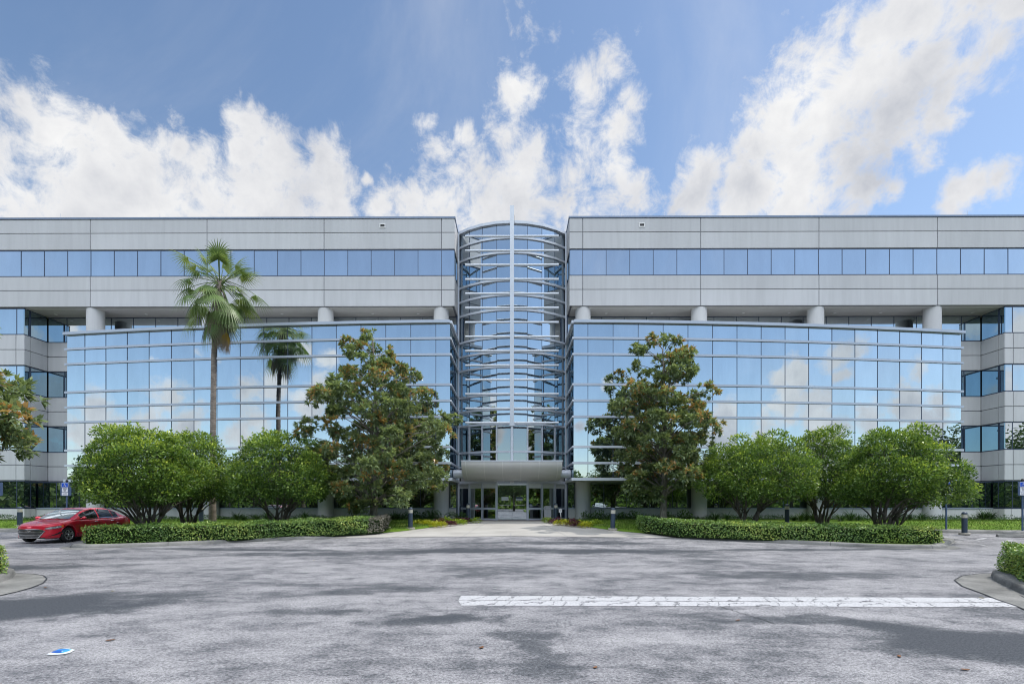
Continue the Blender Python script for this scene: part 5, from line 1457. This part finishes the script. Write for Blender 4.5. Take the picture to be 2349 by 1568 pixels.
# ------------------------------------------------------------------ accessible parking signs
M['sign_frame'] = plain('sign_panel', (0.07,0.11,0.20), 0.45, 0.2, var=0.1)
M['sign_blue'] = plain('sign_blue', (0.012,0.085,0.52), 0.4)
M['sign_white'] = plain('sign_white', (0.70,0.72,0.76), 0.5, var=0.03)
M['ink'] = plain('sign_ink', (0.03,0.035,0.06), 0.6)
def disabled_sign(x, y, label):
    z = ground(x, y)+0.05
    t = thing('accessible_parking_sign', label, 'parking sign', (x, y, z), 'accessible parking signs')
    mb = MB(); mb.tube((x, y, z-.1), (x, y, 2.86), .042, None, 14); mb.build('post', M['sign_frame'], t, True, angle=40)
    mb = MB(); mb.lathe([(.03,2.82),(.062,2.86),(.066,2.89),(.05,2.93),(.02,2.965),(0,2.975)], (x, y, 0), 14); mb.build('finial', M['black'], t, True)
    c = .05; x0, x1, z0, z1 = x-.285, x+.285, 2.10, 2.81
    def rr(x0, x1, z0, z1, c, y0, y1):
        m = MB(); P = []
        for (cx_, cz_, a0) in ((x1-c, z0+c, -PI/2), (x1-c, z1-c, 0), (x0+c, z1-c, PI/2), (x0+c, z0+c, PI)):
            for k in range(5): a = a0+PI/2*k/4; P.append((cx_+c*math.cos(a), cz_+c*math.sin(a)))
        n = len(P); m.loft([[(p[0], yy, p[1]) for p in P] for yy in (y0, y1)], close=True, cap=True); return m
    rr(x0, x1, z0, z1, .06, y-.075, y-.045).build('panel', M['sign_frame'], t, recalc=True)
    w_ = .163; xs0 = x-.035
    rr(xs0-w_-.012, xs0+w_+.012, 2.545, 2.785, .02, y-.085, y-.075).build('symbol_border', M['sign_white'], t, recalc=True)
    b = rr(xs0-w_, xs0+w_, 2.557, 2.773, .012, y-.0885, y-.085).build('symbol_panel', M['sign_blue'], t, recalc=True)
    # wheelchair figure
    m = MB(); yy = y-.092; k = .0062; ox, oz = xs0-.012, 2.572
    def P2(a, bb): return (ox+a*k, yy, oz+bb*k)
    m.lathe([(0,-.001),(.0115,-.001),(.0115,.002)], P2(-1.2, 28.2), 12, axis='y')
    def stroke(pts, w):
        for (a, bb) in zip(pts[:-1], pts[1:]):
            d = Vector((bb[0]-a[0], bb[1]-a[1])).normalized(); q = Vector((-d.y, d.x))*w/2; e = d*w*.3
            m.quad(P2(a[0]-q.x-e.x, a[1]-q.y-e.y), P2(bb[0]-q.x+e.x, bb[1]-q.y+e.y), P2(bb[0]+q.x+e.x, bb[1]+q.y+e.y), P2(a[0]+q.x-e.x, a[1]+q.y-e.y))
    stroke([(-1, 25), (-.3, 14.5), (7, 14), (11, 5.5), (14, 6.8)], 2.8); stroke([(-.6, 20), (6, 19.6)], 2.2)
    stroke([(-2+8.8*math.cos(a), 9.5+8.8*math.sin(a)) for a in np.linspace(math.radians(118), math.radians(352), 18)], 2.4)
    m.build('wheelchair_symbol', M['sign_white'], b)
    p = rr(xs0-.155, xs0+.155, 2.305, 2.535, .02, y-.083, y-.075).build('text_plate', M['sign_white'], t, recalc=True)
    for i, wd in enumerate(('PARKING BY', 'DISABLED', 'PERMIT', 'ONLY')): text('lettering', wd, .044, M['ink'], p, (xs0, y-.0845, 2.503-.051*i), .001, bold=.001)
    p = rr(xs0-.165, xs0+.165, 2.125, 2.285, .022, y-.083, y-.075).build('fine_plate', M['sign_white'], t, recalc=True)
    m = MB()
    for zz, a, bb in ((2.245, -.02, .10), (2.207, -.10, .10), (2.168, -.11, .11)): m.box(xs0+a, xs0+bb, y-.0845, y-.083, zz-.006, zz+.006)
    m.box(xs0-.10, xs0-.085, y-.0845, y-.083, 2.235, 2.26); m.build('small_print', M['ink'], p)
x, y = at(154, 27.3); disabled_sign(x, y, 'blue and white accessible parking sign behind the red car')
x, y = at(-3, 27.3); disabled_sign(x, y, 'accessible parking sign cut off by the left edge of the view')
x, y = G(2346, 1220, 0.06); disabled_sign(x, y, 'accessible parking sign at the right edge beside the near hedge')
x, y = G(2171, 1217, 0.06); disabled_sign(x, y, 'accessible parking sign half hidden by the widest ligustrum tree')

# ------------------------------------------------------------------ wheel stop, litter bin, small sign, standpipe, poster
x, y = G(2300, 1231); z = ground(x, y)
mb = MB(); mb.loft([[(x+a, y-.09, z), (x+a, y-.05, z+.13), (x+a, y+.05, z+.13), (x+a, y+.09, z)] for a in (-.25, 1.65)], close=True, cap=True)
tag(mb.build('wheel_stop', M['kerb'], None, recalc=True), 'low grey concrete wheel stop in the bay at the right', 'wheel stop')
x, y = at(1256.5, 33.2); z = ground(x, y)+.03
M['bin'] = plain('bin_plastic', (0.27,0.285,0.31), 0.6, var=0.08)
t = thing('litter_bin', 'grey litter bin with an arched flap right of the entrance doors', 'litter bin', (x, y, z))
mb = MB(); mb.loft([[(x+a*k, y+b*k, z+h) for a, b in ((-.22,-.2),(.22,-.2),(.22,.2),(-.22,.2))] for h, k in ((0,.94),(.05,.96),(.74,1.0),(.74,1.03),(.78,1.03))], close=True, cap=True); mb.build('bin_body', M['bin'], t, recalc=True)
mb = MB(); A = [PI*k/12 for k in range(13)]; P = [(.225, .78)]+[(.225*math.cos(a), .89+.055*math.sin(a)) for a in A]+[(-.225, .78)]
mb.loft([[(x+a, yy, z+h) for a, h in P] for yy in (y-.205, y+.205)], close=True, cap=True); mb.build('bin_hood', M['bin'], t, recalc=True)
mb = MB(); P = [(.165,.72)]+[(.165*math.cos(a), .855+.04*math.sin(a)) for a in A]+[(-.165,.72)]
mb.poly([(x+a, y-.2095, z+h) for a, h in P]); fr = mb.build('flap_frame', M['trim'], t)
mb = MB(); mb.poly([(x+a*.9, y-.214, z+.79+(h-.79)*.88) for a, h in P]); mb.build('flap', M['bin'], fr)
x, y = at(1288, 32.3); z = ground(x, y)
t = thing('small_sign', 'small white sign on a slim leaning white post beside the litter bin', 'sign', (x, y, z))
mb = MB(); mb.tube((x, y, z), (x-.05, y, z+.62), .02, .02, 10); mb.build('post', M['white'], t, True)
mb = MB(); mb.box(x-.15, x+.03, y-.035, y-.02, z+.56, z+.78); p = mb.build('panel', M['white'], t)
mb = MB()
for k in range(5): mb.box(x-.125, x+.005-.02*(k % 2), y-.0365, y-.035, z+.60+.03*k, z+.61+.03*k)
mb.box(x-.13, x-.10, y-.0368, y-.0348, z+.735, z+.76); mb.build('small_print', M['ink'], p)
x, y = at(1056, 33.6); z = ground(x, y)
t = thing('standpipe', 'dark blue bent pipe standing at the left end of the entrance glass', 'pipe', (x, y, z))
mb = MB(); mb.path([(x, y, z-.05), (x, y, z+.86), (x+.015, y, z+.93), (x+.08, y, z+.97), (x+.22, y, z+.97)], [.04]*5, 10); mb.build('pipe', M['bollard'], t, True)
mb = MB(); mb.lathe([(.06,.1),(.06,.16),(.04,.17)], (x, y, z), 12); mb.build('flange', M['bollard'], t)
# poster on an easel inside
x, y = -2.44, 35.32
t = thing('poster_easel', 'dark red and white poster on an easel inside the glass left of the doors', 'poster', (x, y, .585))
def tilted(x0, x1, z0, z1, o): 
    f = lambda a, z: (x+a-.10*(z-1.45), y-o+.12*(z-1.45), z)
    m = MB(); m.quad(f(x0, z0), f(x1, z0), f(x1, z1), f(x0, z1)); return m
tilted(-.25, .25, 1.36, 2.10, 0).build('frame', M['trim'], t)
tilted(-.225, .225, 1.76, 2.07, .006).build('poster_top', plain('poster_maroon', (0.20,0.03,0.05), 0.6, var=.2), t)
tilted(-.225, .225, 1.40, 1.75, .006).build('poster_bottom', M['sheet'], t)
m = MB()
for zz, a, b in ((2.02,-.2,-.02),(1.945,-.2,.2),(1.87,-.18,.12),(1.80,-.16,.16),(1.70,-.12,.15),(1.64,-.15,.08),(1.58,-.14,.13),(1.49,-.16,.16)):
    q = tilted(a, b, zz-.012, zz+.012, .010); n = len(m.v); m.v += q.v; m.f.append((n, n+1, n+2, n+3)); m.m.append(0)
m.build('printed_lines', plain('poster_ink', (0.30,0.22,0.26), 0.6), t)
m = MB(); m.tube((x-.22, y+.05, .585), (x-.1, y+.05, 1.4), .012, None, 6); m.tube((x+.24, y+.05, .585), (x+.12, y+.05, 1.4), .012, None, 6); m.tube((x, y+.5, .585), (x, y+.05, 1.4), .012, None, 6); m.build('easel_leg', M['steel'], t)
# notices taped to the doors and the round sticker
mb = MB(); mb.box(-.70, -.24, YD-.012, YD-.008, 1.88, 2.13); tag(mb.build('door_notice', M['sheet']), 'blank pale paper sheet taped to the left door leaf', 'notice')
t = thing('door_notice', 'dark and white printed notice taped to the right door leaf', 'notice', (.47, YD-.01, 1.88))
mb = MB(); mb.box(.25, .69, YD-.012, YD-.008, 1.88, 2.0); mb.build('white_half', M['sheet'], t)
mb = MB(); mb.box(.25, .69, YD-.0125, YD-.008, 2.0, 2.13); h_ = mb.build('dark_half', plain('notice_blue', (0.03,0.05,0.09), 0.5), t)
mb = MB()
for a, b, z in ((.28,.66,1.96),(.28,.62,1.93),(.30,.64,1.90)): mb.box(a, b, YD-.0132, YD-.012, z-.006, z+.006)
mb.build('small_print', M['ink'], t)
sx, sy = 1.22, tw(1, .005)[1]+.075
t = thing('window_sticker', 'round blue sticker with white letters on the glass right of the doors', 'sticker', (sx, sy, 1.55))
a_ = math.radians(11.26*1.5); tx, ty = math.cos(a_), math.sin(a_)
cx_, cy_ = (tw(1, .012)[0]*.78+tw(2, .012)[0]*.22, tw(1, .012)[1]*.78+tw(2, .012)[1]*.22)
mb = MB(); mb.poly([(cx_+.12*math.cos(b)*tx, cy_+.12*math.cos(b)*ty, 1.56+.12*math.sin(b)) for b in [2*PI*k/28 for k in range(28)]]); mb.build('disc', plain('sticker_blue', (0.03,0.09,0.16), 0.4), t)
text('lettering', 'CBRE', .085, M['white'], t, (cx_+.006, cy_-.008, 1.555), .001, rotz=a_, bold=.003)
mb = MB()
for zz, h in ((1.635,.03),(1.61,.05),(1.505,.07),(1.48,.06)): mb.poly([(cx_+q*tx+.003, cy_+q*ty-.006, zz+v) for q, v in ((-h,-.005),(h,-.005),(h,.005),(-h,.005))])
mb.build('small_print', M['white'], t)
# ------------------------------------------------------------------ sky, sun, camera
SUN_EL, SUN_AZ = math.radians(58), math.radians(14)      # azimuth measured from +x towards +y (behind the building)
def front(px, py):
    v = Vector(((px-CX)/FOC, 1.0, (HZ-py)/FOC)); return v.normalized()
def mirrored(px, py):
    """direction in which a sight line leaves the curved glass"""
    u = (px-CX)/FOC; x = u*32.0; a = math.atan(u)+2*x/190.0
    v = Vector((math.tan(a), -1.0, (HZ-py)/FOC*math.sqrt(1+u*u)**-1*math.sqrt(1+math.tan(a)**2))); return v.normalized()
def build_world():
    w = bpy.data.worlds.new('World'); scene.world = w; w.use_nodes = True
    nt = w.node_tree; nt.nodes.clear()
    sky = N(nt, 'ShaderNodeTexSky'); sky.sky_type = 'NISHITA'; sky.sun_disc = False
    sky.sun_elevation = SUN_EL; sky.sun_rotation = math.radians(90)-SUN_AZ; sky.altitude = 0.0
    sky.air_density = 1.0; sky.dust_density = SKY_DUST; sky.ozone_density = 2.0
    tc = N(nt, 'ShaderNodeTexCoord'); D = tc.outputs['Generated']
    nfine = N(nt, 'ShaderNodeTexNoise'); setin(nfine, Scale=22.0, Detail=9.0, Roughness=0.68, Distortion=0.4); nt.links.new(D, nfine.inputs['Vector'])
    nz = N(nt, 'ShaderNodeTexNoise'); setin(nz, Scale=3.2, Detail=3.0, Roughness=0.6); nt.links.new(D, nz.inputs['Vector'])
    # warped direction
    wv = N(nt, 'ShaderNodeVectorMath', operation='MULTIPLY_ADD'); nt.links.new(nz.outputs['Color'], wv.inputs[0]); wv.inputs[1].default_value = (0.085, 0.085, 0.085)
    sb = N(nt, 'ShaderNodeVectorMath', operation='SUBTRACT'); nt.links.new(D, sb.inputs[0]); sb.inputs[1].default_value = (0.0425, 0.0425, 0.0425); nt.links.new(sb.outputs[0], wv.inputs[2])
    W = wv.outputs[0]
    blobs = []
    def fb(px, py, r, k): blobs.append((front(px, py), r/FOC*0.86, k))
    for b in ((30,240,62),(100,290,92),(-20,340,190),(60,420,200),(230,300,62),(200,380,130),(400,320,54),(450,360,70),(330,420,125),(565,285,58),(550,350,62),(620,350,74),(740,352,62),(760,402,74),(600,440,145),(450,460,150),(760,460,105),(865,480,62),(840,410,26),(130,470,200),(300,480,150)): fb(*b, 0.85)
    for b in ((1395,172,50),(1350,215,54),(1440,250,40),(1420,300,46),(1180,245,54),(1160,305,60),(1060,310,36),(1010,345,50),(1040,395,64),(1200,365,96),(1300,400,96),(1420,410,60),(940,465,74),(1020,460,84),(1130,460,105),(1300,470,115),(1400,440,74),(965,262,26),(1200,500,160)): fb(b[0], b[1], b[2]*1.3, 0.72)
    for b in ((1900,60,52),(1960,85,66),(2060,40,105),(2200,0,180),(2340,-20,150),(1850,150,92),(1980,180,132),(2120,140,142),(2260,90,112),(1780,240,84),(1880,280,132),(2030,260,112),(2150,220,84),(1720,330,74),(1800,370,112),(1920,370,102),(2020,310,84),(2110,340,54),(1610,390,74),(1700,420,104),(1580,460,76),(1820,450,122),(1960,440,76),(2030,430,36),(2200,430,52),(2260,400,50),(2310,390,52),(2180,462,44)): fb(*b, 0.85)
    def mb_(px, py, r): blobs.append((mirrored(px, py), r/FOC*0.76, 1.0))
    for b in ((190,925,80),(170,1000,110),(230,980,80),(370,915,60),(330,970,90),(420,980,70),(560,900,60),(620,880,55),(590,960,80),(700,940,80),(740,820,60),(730,890,70),(550,1000,70),(480,800,45),(680,800,40),(850,960,60),
              (1660,960,70),(1640,1010,80),(1740,990,90),(1820,860,65),(1800,930,85),(1870,950,80),(1920,820,60),(1960,810,50),(1930,880,40),(1790,890,50),(2110,870,45),(2080,940,70),(2160,950,60),(1990,970,70),(2130,1000,90),(1900,1010,90),(2060,890,35),
              (1330,990,30),(200,600,50),(120,610,40),(260,615,40),(700,600,26),(2000,598,30),(1850,600,24),(430,820,30),(1400,880,30),(960,990,40),(330,820,26),(210,820,20)): mb_(*b)
    field = None
    for px, py, r in ((1180,80,240),(1520,316,75),(1530,395,60)): blobs.append((front(px, py), r/FOC, 0.20))
    for c, r, k_ in blobs:
        d = N(nt, 'ShaderNodeVectorMath', operation='DISTANCE'); nt.links.new(W, d.inputs[0]); d.inputs[1].default_value = tuple(c)
        f = math_(nt, 'MULTIPLY_ADD', d.outputs['Value'], -k_/r, k_)
        if k_ < 0.3: f = math_(nt, 'SUBTRACT', f, 0.26)
        field = f if field is None else math_(nt, 'SMOOTH_MAX', field, f, 0.12)
    n1 = N(nt, 'ShaderNodeTexNoise'); setin(n1, Scale=9.0, Detail=11.0, Roughness=0.66, Distortion=0.3); nt.links.new(D, n1.inputs['Vector'])
    # the rest of the sky (overhead, to the sides, behind): scattered cumulus; fades out where the named clouds stand
    sx = N(nt, 'ShaderNodeSeparateXYZ'); nt.links.new(D, sx.inputs[0])
    n2 = N(nt, 'ShaderNodeTexNoise'); setin(n2, Scale=2.3, Detail=9.0, Roughness=0.6); nt.links.new(D, n2.inputs['Vector'])
    gen = math_(nt, 'MULTIPLY', math_(nt, 'SUBTRACT', n2.outputs[0], 0.52), 4.0)
    zone_f = N(nt, 'ShaderNodeMapRange', interpolation_type='SMOOTHSTEP'); nt.links.new(sx.outputs['Y'], zone_f.inputs[0]); setin(zone_f, From_Min=0.25, From_Max=0.55, To_Min=0.0, To_Max=1.0)
    zone_b = N(nt, 'ShaderNodeMapRange', interpolation_type='SMOOTHSTEP'); nt.links.new(math_(nt, 'MULTIPLY', sx.outputs['Y'], -1.0), zone_b.inputs[0]); setin(zone_b, From_Min=0.25, From_Max=0.5, To_Min=0.0, To_Max=1.0)
    low = N(nt, 'ShaderNodeMapRange', interpolation_type='SMOOTHSTEP'); nt.links.new(sx.outputs['Z'], low.inputs[0]); setin(low, From_Min=0.36, From_Max=0.55, To_Min=1.0, To_Max=0.0)
    block = math_(nt, 'MAXIMUM', zone_f.outputs[0], math_(nt, 'MULTIPLY', zone_b.outputs[0], low.outputs[0]))
    gen = math_(nt, 'MULTIPLY_ADD', block, -3.0, gen)
    field2 = math_(nt, 'MAXIMUM', field, gen)
    dens = math_(nt, 'MULTIPLY_ADD', math_(nt, 'SUBTRACT', math_(nt, 'MULTIPLY_ADD', nfine.outputs[0], 0.55, math_(nt, 'MULTIPLY', n1.outputs[0], 0.65)), 0.63), 2.6, field2)
    mask = N(nt, 'ShaderNodeMapRange', interpolation_type='SMOOTHSTEP'); nt.links.new(dens, mask.inputs[0]); setin(mask, From_Min=-0.02, From_Max=0.58, To_Min=0.0, To_Max=1.0)
    # thin veil
    n3 = N(nt, 'ShaderNodeTexNoise'); setin(n3, Scale=2.0, Detail=7.0, Roughness=0.6, Distortion=0.6); nt.links.new(D, n3.inputs['Vector'])
    veil = N(nt, 'ShaderNodeMapRange', interpolation_type='SMOOTHSTEP'); nt.links.new(n3.outputs[0], veil.inputs[0]); setin(veil, From_Min=0.5, From_Max=0.8, To_Min=0.0, To_Max=0.22)
    m2 = math_(nt, 'MAXIMUM', mask.outputs[0], veil.outputs[0])
    # cloud body: thicker parts greyer, edges bright
    n4 = N(nt, 'ShaderNodeTexNoise'); setin(n4, Scale=7.0, Detail=6.0, Roughness=0.55); 
    of = N(nt, 'ShaderNodeVectorMath', operation='ADD'); nt.links.new(D, of.inputs[0]); of.inputs[1].default_value = (-0.03, 0, -0.05); nt.links.new(of.outputs[0], n4.inputs['Vector'])
    shade = math_(nt, 'ADD', math_(nt, 'MULTIPLY', n4.outputs[0], 1.1), math_(nt, 'MULTIPLY', dens, 0.22))
    cc = ramp(nt, shade, [(0.46, tuple(CLOUD*x for x in (1.04, 1.04, 1.04))), (0.68, tuple(CLOUD*x for x in (0.86, 0.87, 0.90))), (0.95, tuple(CLOUD*x for x in (0.58, 0.61, 0.68)))])
    st = mixc(nt, 1.0, sky.outputs[0], SKY_TINT, 'MULTIPLY')
    # hazier, brighter air on the side away from the building
    hz = N(nt, 'ShaderNodeMapRange', interpolation_type='SMOOTHSTEP'); nt.links.new(sx.outputs['Y'], hz.inputs[0]); setin(hz, From_Min=0.1, From_Max=-0.5, To_Min=0.0, To_Max=0.08)
    st = mixc(nt, hz.outputs[0], st, tuple(CLOUD*x for x in (0.86, 0.93, 1.0)))
    # extra-bright cloud added high behind the viewpoint, unseen, to fill the shaded facade
    fill_cloud = N(nt, 'ShaderNodeMapRange', interpolation_type='SMOOTHSTEP'); nt.links.new(sx.outputs['Z'], fill_cloud.inputs[0]); setin(fill_cloud, From_Min=0.42, From_Max=0.62, To_Min=0.0, To_Max=1.0)
    fill_cloud = math_(nt, 'MULTIPLY', fill_cloud.outputs[0], math_(nt, 'MULTIPLY_ADD', sx.outputs['Y'], -2.0, 0.2, cl=True))
    cc = mixc(nt, fill_cloud, cc, tuple(CLOUD*x for x in (4.0, 4.15, 4.35)))
    col = mixc(nt, math_(nt, 'MAXIMUM', m2, math_(nt, 'MULTIPLY', fill_cloud, 0.8)), st, cc)
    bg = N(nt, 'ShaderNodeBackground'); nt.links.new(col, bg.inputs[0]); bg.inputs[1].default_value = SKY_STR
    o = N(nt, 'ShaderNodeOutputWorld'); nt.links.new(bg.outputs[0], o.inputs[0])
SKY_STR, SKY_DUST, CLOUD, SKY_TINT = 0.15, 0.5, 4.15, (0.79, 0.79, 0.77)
EXPO, SUN_STR = 0.54, 2.05
build_world()
sun = bpy.data.lights.new('sun', 'SUN'); sun.energy = SUN_STR; sun.angle = math.radians(0.53); sun.color = (1.0, 0.955, 0.89)
so_ = bpy.data.objects.new('sun', sun); COL.objects.link(so_)
sd = Vector((math.cos(SUN_EL)*math.cos(SUN_AZ), math.cos(SUN_EL)*math.sin(SUN_AZ), math.sin(SUN_EL)))
so_.rotation_euler = sd.to_track_quat('Z', 'Y').to_euler(); so_.location = (40, 10, 60)
cam = bpy.data.cameras.new('camera'); co = bpy.data.objects.new('camera', cam); COL.objects.link(co)
cam.sensor_width = 36.0; cam.lens = 36.0*FOC/2349.0; cam.shift_y = (HZ-784.0)/2349.0; cam.shift_x = 0.0
cam.clip_start = 0.1; cam.clip_end = 3000
co.location = (CAM_X, 0, CAM_H); co.rotation_euler = (PI/2, 0, YAW)
scene.camera = co
scene.view_settings.view_transform = 'Standard'; scene.view_settings.look = 'None'
scene.view_settings.exposure = EXPO; scene.view_settings.gamma = 1.0; scene.view_settings.use_curve_mapping = False
scene.render.engine = 'CYCLES'
cy = scene.cycles
cy.use_denoising = True; cy.denoising_prefilter = 'ACCURATE'; cy.denoising_input_passes = 'RGB_ALBEDO_NORMAL'
try: cy.denoiser = 'OPENIMAGEDENOISE'
except Exception: pass
cy.max_bounces = 8; cy.glossy_bounces = 5; cy.transparent_max_bounces = 12; cy.diffuse_bounces = 3; cy.transmission_bounces = 4
cy.filter_width = 1.1; cy.caustics_reflective = False; cy.caustics_refractive = False; cy.sample_clamp_indirect = 4.0
scene.world.cycles.sampling_method = 'MANUAL'; scene.world.cycles.sample_map_resolution = 2048
